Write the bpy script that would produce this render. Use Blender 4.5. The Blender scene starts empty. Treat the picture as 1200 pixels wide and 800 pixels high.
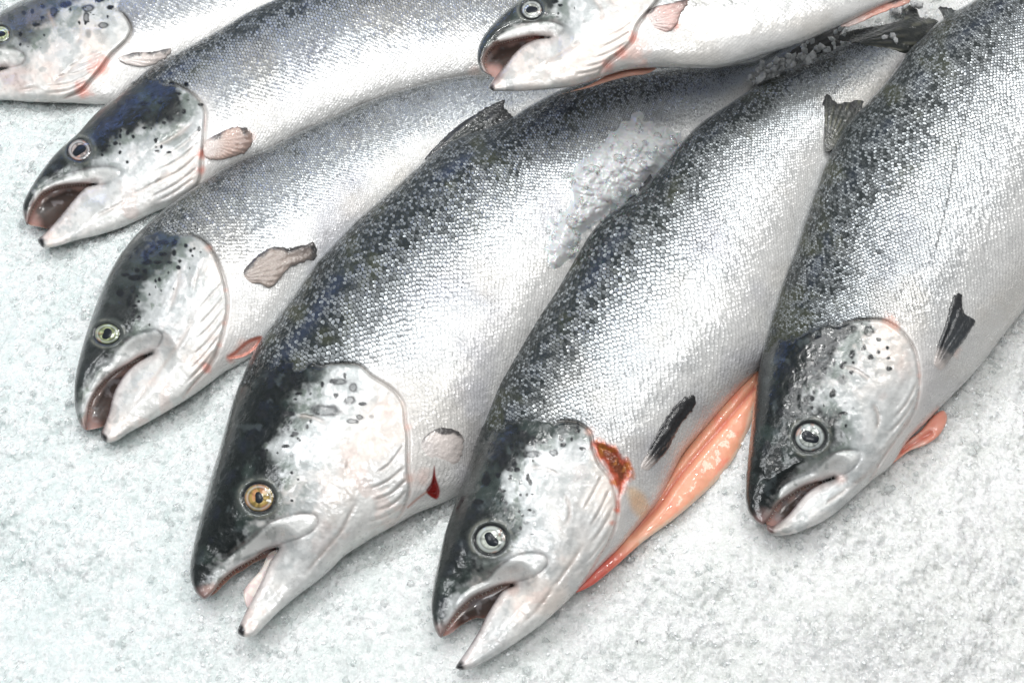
import bpy, math
import numpy as np
from mathutils import Vector, kdtree

rng = np.random.default_rng(7)
SC = bpy.context.scene
COL = SC.collection

# ------------------------------------------------------------------ camera, light, exposure
PITCH = math.radians(60.0)
DIST = 0.92
LENS, SENSOR = 50.0, 36.0
TARGET = np.array([0.0, 0.0, 0.03])
cam_data = bpy.data.cameras.new('camera')
cam_data.lens = LENS
cam_data.sensor_width = SENSOR
cam_data.clip_start = 0.01
cam_data.clip_end = 100.0
cam = bpy.data.objects.new('camera', cam_data)
COL.objects.link(cam)
FWD = np.array([0.0, math.cos(PITCH), -math.sin(PITCH)])
RIGHT = np.array([1.0, 0.0, 0.0])
UP = np.array([0.0, math.sin(PITCH), math.cos(PITCH)])
EYE = TARGET - FWD * DIST
cam.location = EYE
cam.rotation_euler = (math.pi / 2 - PITCH, 0, 0)
SC.camera = cam

world = bpy.data.worlds.new('World')
SC.world = world
world.use_nodes = True
bg = world.node_tree.nodes['Background']
bg.inputs[0].default_value = (0.93, 0.97, 1.0, 1)
bg.inputs[1].default_value = 0.16


def area(name, loc, target, sx, sy, power, col):
    d = bpy.data.lights.new(name, 'AREA')
    d.shape = 'RECTANGLE'
    d.size, d.size_y = sx, sy
    d.energy = power
    d.color = col
    o = bpy.data.objects.new(name, d)
    COL.objects.link(o)
    o.location = loc
    v = Vector(target) - Vector(loc)
    o.rotation_euler = v.to_track_quat('-Z', 'Y').to_euler()
    return o


area('ceiling_lamp', (-0.45, 0.75, 1.55), (0, 0, 0), 1.3, 0.6, 9.5, (0.97, 0.99, 1.0))
area('ceiling_lamp', (0.65, 0.35, 1.5), (0.1, 0, 0), 0.6, 0.25, 5, (1.0, 0.985, 0.96))
area('ceiling_lamp', (-0.2, -0.55, 1.7), (0, 0, 0), 1.0, 0.3, 9, (0.96, 0.98, 1.0))
area('ceiling_lamp', (-1.0, 0.1, 1.2), (-0.1, 0, 0), 0.4, 0.3, 3.5, (0.95, 0.98, 1.0))

for lx_, ly_, pw_ in ((-0.75, 0.95, 3.2), (-0.15, 1.05, 3.2), (0.45, 1.0, 3.0), (-0.5, 0.2, 1.8), (0.25, 0.1, 1.6)):
    area('shop_spotlight', (lx_, ly_, 1.5), (0.0, 0.05, 0), 0.07, 0.07, pw_, (1.0, 0.99, 0.97))

area('blue_tube_lamp', (-0.95, 1.45, 0.42), (0, 0.05, 0.05), 0.9, 0.05, 0.75, (0.20, 0.36, 1.0))

SC.cycles.use_denoising = True
SC.view_settings.view_transform = 'Standard'
SC.view_settings.look = 'None'
SC.view_settings.exposure = 0.17
SC.view_settings.gamma = 1.0

# ------------------------------------------------------------------ measuring helpers
FOC = LENS / SENSOR * 1200.0


def unproject(px, py, z):
    """points seen at photo pixels px, py (1200 x 800) and standing at height z"""
    px = np.asarray(px, float); py = np.asarray(py, float); z = np.asarray(z, float)
    d = FWD[None, :] + ((px - 600) / FOC)[:, None] * RIGHT[None, :] + ((400 - py) / FOC)[:, None] * UP[None, :]
    t = (z - EYE[2]) / d[:, 2]
    return EYE[None, :] + d * t[:, None]


def project(co):
    r = co - EYE[None, :]
    dz = r @ FWD
    return 600 + FOC * (r @ RIGHT) / dz, 400 - FOC * (r @ UP) / dz


MPP = DIST / FOC                                   # metres per photo pixel at the middle


def crom(pts, step=2.0, closed=True):
    P = np.asarray(pts, float)
    n = len(P)
    out = []
    for i in range(n if closed else n - 1):
        if closed:
            p0, p1, p2, p3 = P[(i - 1) % n], P[i], P[(i + 1) % n], P[(i + 2) % n]
        else:
            p0, p1, p2, p3 = P[max(i - 1, 0)], P[i], P[i + 1], P[min(i + 2, n - 1)]
        L = np.hypot(*(p2 - p1))
        m = max(1, int(L / step))
        d1 = max(np.hypot(*(p1 - p0)) ** .5, 1e-3); d2 = max(L ** .5, 1e-3); d3 = max(np.hypot(*(p3 - p2)) ** .5, 1e-3)
        m1 = (p2 - p1) if np.allclose(p0, p1) else d2 * ((p1 - p0) / d1 - (p2 - p0) / (d1 + d2) + (p2 - p1) / d2)
        m2 = (p2 - p1) if np.allclose(p2, p3) else d2 * ((p2 - p1) / d2 - (p3 - p1) / (d2 + d3) + (p3 - p2) / d3)
        u = (np.arange(m) / m)[:, None]
        out.append((2 * u**3 - 3 * u**2 + 1) * p1 + (u**3 - 2 * u**2 + u) * m1 + (-2 * u**3 + 3 * u**2) * p2 + (u**3 - u**2) * m2)
    if not closed:
        out.append(P[-1:])
    return np.concatenate(out)


def inside_grid(poly, xs, ys):
    """even-odd fill of a polygon on the rectilinear grid ys x xs"""
    x1, y1 = poly[:, 0], poly[:, 1]
    x2, y2 = np.roll(x1, -1), np.roll(y1, -1)
    M = np.zeros((len(ys), len(xs)), bool)
    for j, y in enumerate(ys):
        y = y + 1e-5
        c = (y1 <= y) != (y2 <= y)
        if c.any():
            xc = np.sort(x1[c] + (y - y1[c]) / (y2[c] - y1[c]) * (x2[c] - x1[c]))
            M[j] = (np.searchsorted(xc, xs) % 2) == 1
    return M


def nearest(poly_dense, pts):
    kd = kdtree.KDTree(len(poly_dense))
    for i, p in enumerate(poly_dense):
        kd.insert((p[0], p[1], 0), i)
    kd.balance()
    q = np.empty((len(pts), 2)); d = np.empty(len(pts))
    f = kd.find
    for i, p in enumerate(pts.tolist()):
        co, _, dd = f((p[0], p[1], 0))
        q[i] = co[0], co[1]; d[i] = dd
    return q, d


def pl_dist(X, Y, pts, smooth=3.0):
    """distance to an open polyline, its sign (positive on the right hand when walking it, y down) and the place along it 0..1"""
    P = crom(pts, smooth, False)
    best = np.full(X.shape, 1e12); sg = np.zeros(X.shape); al = np.zeros(X.shape)
    L = np.concatenate([[0], np.cumsum(np.hypot(*np.diff(P, axis=0).T))])
    for i in range(len(P) - 1):
        ax, ay = P[i]; dx, dy = P[i + 1] - P[i]
        l2 = dx * dx + dy * dy + 1e-12
        t = np.clip(((X - ax) * dx + (Y - ay) * dy) / l2, 0, 1)
        ex, ey = X - ax - t * dx, Y - ay - t * dy
        d2 = ex * ex + ey * ey
        c = dx * (Y - ay) - dy * (X - ax)
        m = d2 < best - 1e-9
        best = np.where(m, d2, best); sg = np.where(m, np.sign(c), sg); al = np.where(m, (L[i] + t * (L[i + 1] - L[i])) / L[-1], al)
    return np.sqrt(best), sg, al


def in_poly(X, Y, poly):
    r = np.zeros(X.shape, bool)
    n = len(poly)
    for i in range(n):
        x1, y1 = poly[i]; x2, y2 = poly[(i + 1) % n]
        if y1 == y2:
            continue
        c = ((y1 <= Y) != (y2 <= Y)) & (X < x1 + (Y - y1) / (y2 - y1) * (x2 - x1))
        r ^= c
    return r


def poly_sd(X, Y, pts):
    """signed distance to a closed smooth polygon, positive inside"""
    P = crom(pts, 3.0, True)
    d, _, _ = pl_dist(X, Y, np.vstack([P, P[:1]]), 50)
    return np.where(in_poly(X, Y, P), d, -d)


def sst(a, b, x):
    t = np.clip((x - a) / (b - a), 0, 1)
    return t * t * (3 - 2 * t)


_NT = np.random.default_rng(11).random((256, 256))


def vnoise(x, y, s, seed=0):
    x = x / s + seed * 17.31; y = y / s + seed * 7.77
    xi = np.floor(x).astype(int); yi = np.floor(y).astype(int)
    fx = x - xi; fy = y - yi
    fx = fx * fx * (3 - 2 * fx); fy = fy * fy * (3 - 2 * fy)
    a = _NT[yi & 255, xi & 255]; b = _NT[yi & 255, (xi + 1) & 255]
    c = _NT[(yi + 1) & 255, xi & 255]; d = _NT[(yi + 1) & 255, (xi + 1) & 255]
    return (a * (1 - fx) + b * fx) * (1 - fy) + (c * (1 - fx) + d * fx) * fy


def fbm(x, y, s, seed=0, o=4):
    r = 0; a = 0.5; n = 0
    for k in range(o):
        r = r + a * vnoise(x + 31.7 * k, y - 12.9 * k, s, seed + k); n += a
        a *= 0.5; s *= 0.5
    return r / n


def poisson(mask):
    """solve lap(u) = -2 inside mask (unit spacing), u = 0 outside"""
    def solve(m, u, it):
        h, w = m.shape
        jj, ii = np.mgrid[0:h, 0:w]
        for k in range(it):
            for c in (0, 1):
                s = np.zeros_like(u)
                s[1:-1, 1:-1] = u[:-2, 1:-1] + u[2:, 1:-1] + u[1:-1, :-2] + u[1:-1, 2:]
                new = u + 1.75 * ((s + 2.0) / 4 - u)
                sel = m & (((ii + jj) & 1) == c)
                u[sel] = new[sel]
        return u
    if min(mask.shape) > 40:
        h, w = mask.shape
        mm = np.zeros(((h + 1) // 2 * 2, (w + 1) // 2 * 2), bool); mm[:h, :w] = mask
        cm = mm.reshape(mm.shape[0] // 2, 2, mm.shape[1] // 2, 2).sum(axis=(1, 3)) >= 3
        cm[0] = cm[-1] = False; cm[:, 0] = cm[:, -1] = False
        cu = poisson(cm)
        u = np.repeat(np.repeat(cu * 4, 2, 0), 2, 1)[:h, :w].copy()
        u[~mask] = 0
        return solve(mask, u, 40)
    return solve(mask, np.zeros(mask.shape), 150)


def bilin(F, xs0, ys0, st, X, Y):
    fx = np.clip((X - xs0) / st, 0, F.shape[1] - 1.001); fy = np.clip((Y - ys0) / st, 0, F.shape[0] - 1.001)
    i = fx.astype(int); j = fy.astype(int); fx = fx - i; fy = fy - j
    return (F[j, i] * (1 - fx) + F[j, i + 1] * fx) * (1 - fy) + (F[j + 1, i] * (1 - fx) + F[j + 1, i + 1] * fx) * fy


def blur(F, n=1):
    for _ in range(n):
        G = np.pad(F, 1, mode='edge')
        F = (G[:-2, 1:-1] + G[2:, 1:-1] + G[1:-1, :-2] + G[1:-1, 2:] + 4 * G[1:-1, 1:-1]) / 8
    return F


class Sheet:
    """an outline swollen to a rounded solid: grid points X, Y (photo pixels), d to the rim, u with sqrt(u) an ellipse section"""
    def __init__(self, pts, step=1.5, fine=None, fstep=None, coarse=3.0):
        self.poly = crom(pts, 1.5, True)
        P = self.poly
        dense = []
        for i in range(len(P)):
            a, b = P[i], P[(i + 1) % len(P)]
            m = max(1, int(np.hypot(*(b - a)) / 0.4))
            dense.append(a + (b - a) * (np.arange(m) / m)[:, None])
        dense = np.concatenate(dense)
        lo = P.min(0) - 3 * coarse; hi = P.max(0) + 3 * coarse

        def axis(a, b, f0, f1):
            if fine is None:
                return np.arange(a, b + step, step)
            f0 = max(f0, a); f1 = min(f1, b)
            seg = []
            if f0 > a: seg.append(np.arange(a, f0, step))
            seg.append(np.arange(f0, f1, fstep))
            if f1 < b: seg.append(np.arange(f1, b + step, step))
            return np.concatenate(seg)
        f = fine or (0, 0, 0, 0)
        xs = axis(lo[0], hi[0], f[0], f[2]); ys = axis(lo[1], hi[1], f[1], f[3])
        M = inside_grid(P, xs, ys)
        cells = M[:-1, :-1] | M[1:, :-1] | M[:-1, 1:] | M[1:, 1:]
        used = np.zeros(M.shape, bool)
        used[:-1, :-1] |= cells; used[1:, :-1] |= cells; used[:-1, 1:] |= cells; used[1:, 1:] |= cells
        XX, YY = np.meshgrid(xs, ys)
        idx = -np.ones(M.shape, int)
        idx[used] = np.arange(used.sum())
        X = XX[used]; Y = YY[used]; ins = M[used]
        q, d = nearest(dense, np.stack([X, Y], 1))
        X = np.where(ins, X, q[:, 0]); Y = np.where(ins, Y, q[:, 1]); d = np.where(ins, d, 0.0)
        jj, ii = np.nonzero(cells)
        self.quads = np.stack([idx[jj, ii], idx[jj + 1, ii], idx[jj + 1, ii + 1], idx[jj, ii + 1]], 1)
        # the swelling on a coarse even grid
        cx = np.arange(lo[0], hi[0] + coarse, coarse); cy = np.arange(lo[1], hi[1] + coarse, coarse)
        CM = inside_grid(P, cx, cy)
        CM[0] = CM[-1] = False; CM[:, 0] = CM[:, -1] = False
        U = poisson(CM) * coarse**2
        CX, CY = np.meshgrid(cx, cy)
        cd = np.zeros(CM.shape)
        _, cd[CM] = nearest(dense, np.stack([CX[CM], CY[CM]], 1))
        ok = CM & (cd > coarse * 1.1)
        Q = np.where(ok, U / np.maximum(cd, 1e-3), 0); Wt = ok.astype(float)
        for _ in range(8):
            nb = np.pad(Q * Wt, 1); nw = np.pad(Wt, 1)
            s = sum(nb[1 + a:nb.shape[0] - 1 + a, 1 + b:nb.shape[1] - 1 + b] for a in (-1, 0, 1) for b in (-1, 0, 1))
            w = sum(nw[1 + a:nw.shape[0] - 1 + a, 1 + b:nw.shape[1] - 1 + b] for a in (-1, 0, 1) for b in (-1, 0, 1))
            fill = (Wt == 0) & (w > 0)
            Q[fill] = s[fill] / w[fill]; Wt[fill] = 1
        self.Q, self.U, self.g = blur(Q, 1), blur(U, 2), (lo[0], lo[1], coarse)
        un = bilin(self.Q, lo[0], lo[1], coarse, X, Y) * d
        uf = bilin(self.U, lo[0], lo[1], coarse, X, Y)
        w = sst(7, 15, d)
        self.u = np.maximum(un * (1 - w) + uf * w, 0)
        self.X, self.Y, self.d, self.ins = X, Y, d, ins

    def u_at(self, X, Y):
        return np.maximum(bilin(self.U, *self.g[:2], self.g[2], X, Y), 0)


def make_mesh(name, co, quads, mat, parent=None, attrs=None, smooth=True):
    me = bpy.data.meshes.new(name)
    n = len(co); k = quads.shape[1]; f = len(quads)
    me.vertices.add(n); me.vertices.foreach_set('co', np.ascontiguousarray(co, np.float32).ravel())
    me.loops.add(f * k); me.loops.foreach_set('vertex_index', np.ascontiguousarray(quads, np.int32).ravel())
    me.polygons.add(f); me.polygons.foreach_set('loop_start', np.arange(0, f * k, k, dtype=np.int32))
    me.polygons.foreach_set('loop_total', np.full(f, k, np.int32))
    me.update(calc_edges=True)
    me.validate()
    if smooth:
        me.polygons.foreach_set('use_smooth', np.ones(len(me.polygons), bool))
    for an, val in (attrs or {}).items():
        val = np.asarray(val, np.float32)
        if val.shape[1] == 4:
            a = me.attributes.new(an, 'FLOAT_COLOR', 'POINT'); a.data.foreach_set('color', val.ravel())
        else:
            a = me.attributes.new(an, 'FLOAT_VECTOR', 'POINT'); a.data.foreach_set('vector', val.ravel())
    me.materials.append(mat)
    o = bpy.data.objects.new(name, me)
    COL.objects.link(o)
    if parent is not None:
        o.parent = parent
        o.matrix_parent_inverse = parent.matrix_world.inverted()
    return o


def solid(name, sh, z_top, z_bot, mat, parent, attrs):
    """top and underside of a sheet joined at the rim"""
    n = len(sh.X)
    top = unproject(sh.X, sh.Y, z_top)
    bmap = np.arange(n)
    bmap[sh.ins] = n + np.arange(sh.ins.sum())
    bot = unproject(sh.X[sh.ins], sh.Y[sh.ins], z_bot[sh.ins])
    quads = np.concatenate([sh.quads, bmap[sh.quads][:, ::-1]])
    at = {k: np.concatenate([v, v[sh.ins]]) for k, v in attrs.items()}
    return make_mesh(name, np.concatenate([top, bot]), quads, mat, parent, at)


def rgba(c, n):
    return np.concatenate([np.broadcast_to(np.asarray(c, float), (n, 3)), np.ones((n, 1))], 1)


def mixc(C, col, m):
    m = np.clip(m, 0, 1)[:, None]
    return C * (1 - m) + np.asarray(col, float)[None, :] * m


# ------------------------------------------------------------------ materials
def new_mat(name):
    m = bpy.data.materials.new(name)
    m.use_nodes = True
    nt = m.node_tree
    return m, nt, nt.nodes['Principled BSDF']


class NB:
    def __init__(self, nt): self.nt = nt
    def n(self, t, **kw):
        x = self.nt.nodes.new(t)
        for k, v in kw.items(): setattr(x, k, v)
        return x
    def put(self, s, v):
        if hasattr(v, 'links') or hasattr(v, 'is_output'): self.nt.links.new(v, s)
        else: s.default_value = v
    def m(self, op, a, b=0.0, c=0.0, clamp=False):
        x = self.n('ShaderNodeMath', operation=op, use_clamp=clamp)
        self.put(x.inputs[0], a); self.put(x.inputs[1], b)
        if len(x.inputs) > 2: self.put(x.inputs[2], c)
        return x.outputs[0]
    def v(self, op, a, b=None, out=0):
        x = self.n('ShaderNodeVectorMath', operation=op)
        self.put(x.inputs[0], a)
        if b is not None: self.put(x.inputs[1], b)
        return x.outputs[out]
    def ss(self, x, a, b):
        r = self.n('ShaderNodeMapRange', interpolation_type='SMOOTHSTEP')
        self.put(r.inputs[0], x); self.put(r.inputs[1], a); self.put(r.inputs[2], b)
        return r.outputs[0]
    def mix(self, f, a, b, blend='MIX'):
        x = self.n('ShaderNodeMix', data_type='RGBA', blend_type=blend)
        self.put(x.inputs[0], f); self.put(x.inputs[6], a); self.put(x.inputs[7], b)
        return x.outputs[2]


def skin_material():
    m, nt, p = new_mat('fish_skin')
    b = NB(nt)
    paint = b.n('ShaderNodeAttribute', attribute_name='paint').outputs['Color']
    aux = b.n('ShaderNodeAttribute', attribute_name='aux').outputs['Color']
    suv = b.n('ShaderNodeAttribute', attribute_name='suv').outputs['Vector']
    sep = b.n('ShaderNodeSeparateColor'); b.put(sep.inputs[0], aux)
    R, G, B = sep.outputs[0], sep.outputs[1], sep.outputs[2]
    # scallop tiling: rows of rounded scales, each row half a scale over, the free rim towards the tail
    wn = b.n('ShaderNodeTexNoise'); wn.noise_dimensions = '2D'; b.put(wn.inputs['Vector'], suv); wn.inputs['Scale'].default_value = 0.45; wn.inputs['Detail'].default_value = 2
    wv = b.v('MULTIPLY', b.v('SUBTRACT', wn.outputs['Color'], (.5, .5, .5)), (0.85, 0.85, 0))
    xy = b.n('ShaderNodeSeparateXYZ'); b.put(xy.inputs[0], b.v('ADD', suv, wv))
    ROW = 0.62
    y = b.m('DIVIDE', xy.outputs[0], ROW); x = xy.outputs[1]
    k0 = b.m('FLOOR', y)
    def arc(k):
        xo = b.m('ADD', x, b.m('MULTIPLY', k, 0.5))
        ci = b.m('FLOOR', xo)
        dx = b.m('SUBTRACT', b.m('SUBTRACT', xo, ci), 0.5)
        f_ = b.m('SQRT', b.m('MAXIMUM', b.m('SUBTRACT', 1.0, b.m('MULTIPLY', b.m('MULTIPLY', dx, dx), 4.0)), 0.0))
        return ci, dx, b.m('ADD', k, f_)
    c0_, dx0, b0 = arc(k0)
    k1 = b.m('ADD', k0, 1.0)
    c1_, dx1, b1 = arc(k1)
    first = b.m('LESS_THAN', y, b0)
    def pick(p_, q_): return b.m('ADD', q_, b.m('MULTIPLY', first, b.m('SUBTRACT', p_, q_)))
    ci, c, kk, bb = pick(c0_, c1_), pick(dx0, dx1), pick(k0, k1), pick(b0, b1)
    e_ = b.m('SUBTRACT', bb, y)                       # 0 at the free rim, growing forward
    idv = b.n('ShaderNodeCombineXYZ'); b.put(idv.inputs[0], ci); b.put(idv.inputs[1], kk)
    wh = b.n('ShaderNodeTexWhiteNoise', noise_dimensions='2D'); b.put(wh.inputs['Vector'], idv.outputs[0])
    rc = b.n('ShaderNodeSeparateColor'); b.put(rc.inputs[0], wh.outputs['Color'])
    r1, r2, r3 = rc.outputs[0], rc.outputs[1], rc.outputs[2]
    a = b.m('SUBTRACT', 0.5, e_)
    edge = b.m('MAXIMUM', b.ss(e_, 0.42, 0.05), b.m('MULTIPLY', b.ss(e_, 0.95, 1.5), 0.7))  # dark free rim; shadow beyond the overlapping rim is coloured in too
    # dark pigment, plus the rim shadow put into colour: some scales are dark, most carry a dark rim where the back is dark
    nz = b.n('ShaderNodeTexNoise'); nz.noise_dimensions = '2D'; b.put(nz.inputs['Vector'], suv); nz.inputs['Scale'].default_value = 0.22; nz.inputs['Detail'].default_value = 3
    pr = b.m('ADD', G, b.m('MULTIPLY', b.m('SUBTRACT', nz.outputs[0], 0.5), b.m('MULTIPLY', b.m('MINIMUM', b.m('MULTIPLY', G, 3.0), 1.0), 0.55)))
    dk = b.m('ADD', pr, b.m('MULTIPLY', b.m('SUBTRACT', r1, 0.5), 0.95))
    dark = b.m('MULTIPLY', b.ss(dk, 0.28, 1.25), R)
    rim = b.m('MULTIPLY', edge, b.m('MULTIPLY', R, b.m('ADD', b.m('MULTIPLY', b.m('POWER', b.m('MAXIMUM', pr, 0.0), 0.65), 1.7), 0.42)), clamp=True)
    dkf = b.m('MAXIMUM', b.m('MULTIPLY', dark, 0.95), b.m('MULTIPLY', rim, 0.96), 0.0)
    # vary silver from scale to scale
    var = b.m('ADD', 1.0, b.m('MULTIPLY', b.m('SUBTRACT', r2, 0.6), b.m('MULTIPLY', R, 0.30)))
    cv = b.n('ShaderNodeCombineXYZ'); [b.put(cv.inputs[i], var) for i in range(3)]
    base = b.v('MULTIPLY', paint, cv.outputs[0])
    darkc = b.n('ShaderNodeAttribute', attribute_name='pig').outputs['Color']
    colr = b.mix(dkf, base, darkc)
    b.put(p.inputs['Base Color'], colr)
    b.put(p.inputs['Metallic'], b.m('MULTIPLY', B, b.m('SUBTRACT', 1.0, b.m('MULTIPLY', dkf, 0.8))))
    b.put(p.inputs['Roughness'], b.m('ADD', 0.26, b.m('MULTIPLY', r3, 0.16)))
    b.put(p.inputs['Coat Weight'], b.m('SUBTRACT', 1.0, b.m('MULTIPLY', R, 0.75)))
    p.inputs['Coat Roughness'].default_value = 0.05
    p.inputs['Coat IOR'].default_value = 1.4
    b.put(p.inputs['Specular IOR Level'], b.m('SUBTRACT', 0.30, b.m('MULTIPLY', dkf, 0.22)))
    # relief: each scale tilts up to its hind rim, a little differently each
    tx = b.m('MULTIPLY', a, b.m('ADD', 0.55, b.m('MULTIPLY', b.m('SUBTRACT', r2, 0.5), 0.75)))
    ty = b.m('MULTIPLY', c, b.m('MULTIPLY', b.m('SUBTRACT', r3, 0.5), 0.75))
    dome = b.m('MULTIPLY', b.m('ADD', b.m('MULTIPLY', a, a), b.m('MULTIPLY', c, c)), -0.55)
    h = b.m('MULTIPLY', b.m('ADD', b.m('ADD', tx, ty), dome), R)
    geo = b.n('ShaderNodeNewGeometry')
    n2 = b.n('ShaderNodeTexNoise'); b.put(n2.inputs['Vector'], geo.outputs['Position']); n2.inputs['Scale'].default_value = 260; n2.inputs['Detail'].default_value = 4
    n3 = b.n('ShaderNodeTexNoise'); b.put(n3.inputs['Vector'], geo.outputs['Position']); n3.inputs['Scale'].default_value = 900; n3.inputs['Detail'].default_value = 2
    hh = b.m('ADD', h, b.m('ADD', b.m('MULTIPLY', n2.outputs[0], 0.46), b.m('MULTIPLY', n3.outputs[0], 0.06)))
    bp = b.n('ShaderNodeBump'); b.put(bp.inputs['Height'], hh)
    bp.inputs['Distance'].default_value = 0.0011
    bp.inputs['Strength'].default_value = 0.75
    nt.links.new(bp.outputs[0], p.inputs['Normal'])
    nt.links.new(bp.outputs[0], p.inputs['Coat Normal'])
    return m


def paint_material(name, rough=0.3, coat=0.8, sss=0.0, bump=0.5, scale=300, spec=0.5):
    m, nt, p = new_mat(name)
    b = NB(nt)
    b.put(p.inputs['Base Color'], b.n('ShaderNodeAttribute', attribute_name='paint').outputs['Color'])
    p.inputs['Roughness'].default_value = rough
    p.inputs['Coat Weight'].default_value = coat
    p.inputs['Coat Roughness'].default_value = 0.06
    p.inputs['Specular IOR Level'].default_value = spec
    if sss:
        p.inputs['Subsurface Weight'].default_value = sss
        p.inputs['Subsurface Radius'].default_value = (1.0, 0.45, 0.3)
        p.inputs['Subsurface Scale'].default_value = 0.006
    geo = b.n('ShaderNodeNewGeometry')
    n2 = b.n('ShaderNodeTexNoise'); b.put(n2.inputs['Vector'], geo.outputs['Position']); n2.inputs['Scale'].default_value = scale; n2.inputs['Detail'].default_value = 4
    bp = b.n('ShaderNodeBump'); b.put(bp.inputs['Height'], n2.outputs[0]); bp.inputs['Distance'].default_value = 0.001; bp.inputs['Strength'].default_value = bump
    nt.links.new(bp.outputs[0], p.inputs['Normal']); nt.links.new(bp.outputs[0], p.inputs['Coat Normal'])
    return m


def ice_material(name, trans=0.0, base=(0.80, 0.87, 0.87), sscale=0.014, lift=0.0):
    m, nt, p = new_mat(name)
    b = NB(nt)
    geo = b.n('ShaderNodeNewGeometry')
    pos = geo.outputs['Position']
    n1 = b.n('ShaderNodeTexNoise'); b.put(n1.inputs['Vector'], pos); n1.inputs['Scale'].default_value = 38; n1.inputs['Detail'].default_value = 5
    n1.inputs['Roughness'].default_value = 0.65
    n1b = b.n('ShaderNodeTexNoise'); b.put(n1b.inputs['Vector'], pos); n1b.inputs['Scale'].default_value = 210; n1b.inputs['Detail'].default_value = 4
    f = b.ss(b.m('ADD', b.m('MULTIPLY', n1.outputs[0], 0.5), b.m('MULTIPLY', n1b.outputs[0], 0.5)), 0.36, 0.62)
    sp = b.n('ShaderNodeSeparateXYZ'); b.put(sp.inputs[0], pos)
    side = b.ss(sp.outputs[0], -0.35, 0.25)
    tint = b.mix(side, (0.90, 0.94, 0.935, 1), (0.955, 0.96, 0.945, 1))
    low = b.mix(side, (0.77, 0.845, 0.835, 1), (0.84, 0.85, 0.825, 1))
    b.put(p.inputs['Base Color'], b.mix(lift, b.mix(f, low, tint), (0.92, 0.945, 0.95, 1)))
    p.inputs['Roughness'].default_value = 0.10
    p.inputs['IOR'].default_value = 1.31
    p.inputs['Subsurface Weight'].default_value = 0.6
    p.inputs['Subsurface Radius'].default_value = (0.95, 1.0, 1.0)
    p.inputs['Subsurface Scale'].default_value = sscale
    p.inputs['Transmission Weight'].default_value = trans
    v1 = b.n('ShaderNodeTexVoronoi', feature='F1'); b.put(v1.inputs['Vector'], pos); v1.inputs['Scale'].default_value = 420
    v2 = b.n('ShaderNodeTexVoronoi', feature='F1'); b.put(v2.inputs['Vector'], pos); v2.inputs['Scale'].default_value = 900
    n3 = b.n('ShaderNodeTexNoise'); b.put(n3.inputs['Vector'], pos); n3.inputs['Scale'].default_value = 500; n3.inputs['Detail'].default_value = 3
    dl = b.v('SUBTRACT', b.v('MULTIPLY', pos, (420, 420, 420)), v1.outputs['Position'])
    tilt = b.v('DOT_PRODUCT', dl, b.v('SUBTRACT', v1.outputs['Color'], (0.5, 0.5, 0.5)), out=1)
    dl2 = b.v('SUBTRACT', b.v('MULTIPLY', pos, (900, 900, 900)), v2.outputs['Position'])
    tilt2 = b.v('DOT_PRODUCT', dl2, b.v('SUBTRACT', v2.outputs['Color'], (0.5, 0.5, 0.5)), out=1)
    h = b.m('ADD', b.m('ADD', b.m('MULTIPLY', tilt, 1.0), b.m('MULTIPLY', tilt2, 0.5)), b.m('MULTIPLY', n3.outputs[0], 0.5))
    bp = b.n('ShaderNodeBump'); b.put(bp.inputs['Height'], h); bp.inputs['Distance'].default_value = 0.0022; bp.inputs['Strength'].default_value = 0.9
    nt.links.new(bp.outputs[0], p.inputs['Normal'])
    # melt-wet crystal faces: a clear coat whose facets lean every way, so single grains glint
    bc = b.n('ShaderNodeBump'); b.put(bc.inputs['Height'], b.m('ADD', tilt, b.m('MULTIPLY', tilt2, 0.8))); bc.inputs['Distance'].default_value = 0.0045; bc.inputs['Strength'].default_value = 1.0
    nt.links.new(bc.outputs[0], p.inputs['Coat Normal'])
    p.inputs['Coat Weight'].default_value = 1.0
    p.inputs['Coat Roughness'].default_value = 0.12
    p.inputs['Coat IOR'].default_value = 1.6
    return m


SKIN = skin_material()
FLESH = paint_material('wet_flesh', 0.38, 0.6, 0.35, 0.12, 120)
FIN = paint_material('fin_membrane', 0.35, 0.9, 0.0, 0.6, 500)
EYEM = paint_material('eye_surface', 0.12, 1.0, 0.0, 0.05, 300)
PUPIL = paint_material('pupil_surface', 0.35, 0.25, 0.0, 0.02, 300, 0.2)
TOOTH = paint_material('tooth_enamel', 0.3, 0.5, 0.0, 0.1, 300)
ICE = ice_material('crushed_ice_surface')
GLINT, _nt, _p = new_mat('ice_glint_surface')  # whiter than the bed, so its grains pass for sparkles
_p.inputs['Base Color'].default_value = (0.95, 0.97, 0.97, 1)
_p.inputs['Roughness'].default_value = 0.12
_p.inputs['Coat Weight'].default_value = 1.0
_p.inputs['Coat IOR'].default_value = 1.7
_p.inputs['Coat Roughness'].default_value = 0.08
HEAPM, _nt, _p = new_mat('heaped_ice_surface')
_p.inputs['Base Color'].default_value = (0.86, 0.88, 0.89, 1)
_p.inputs['Roughness'].default_value = 0.15
_p.inputs['Coat Weight'].default_value = 1.0
_p.inputs['Transmission Weight'].default_value = 0.4
_p.inputs['Subsurface Weight'].default_value = 0.4
_p.inputs['Subsurface Scale'].default_value = 0.003
CLEAR, _nt, _p = new_mat('clear_ice_surface')
_p.inputs['Base Color'].default_value = (0.97, 0.99, 0.99, 1)
_p.inputs['Roughness'].default_value = 0.04
_p.inputs['IOR'].default_value = 1.31
_p.inputs['Transmission Weight'].default_value = 0.80
CHIP = ice_material('ice_chip_surface', 0.15, (0.88, 0.92, 0.93), 0.004, 0.9)

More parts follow.
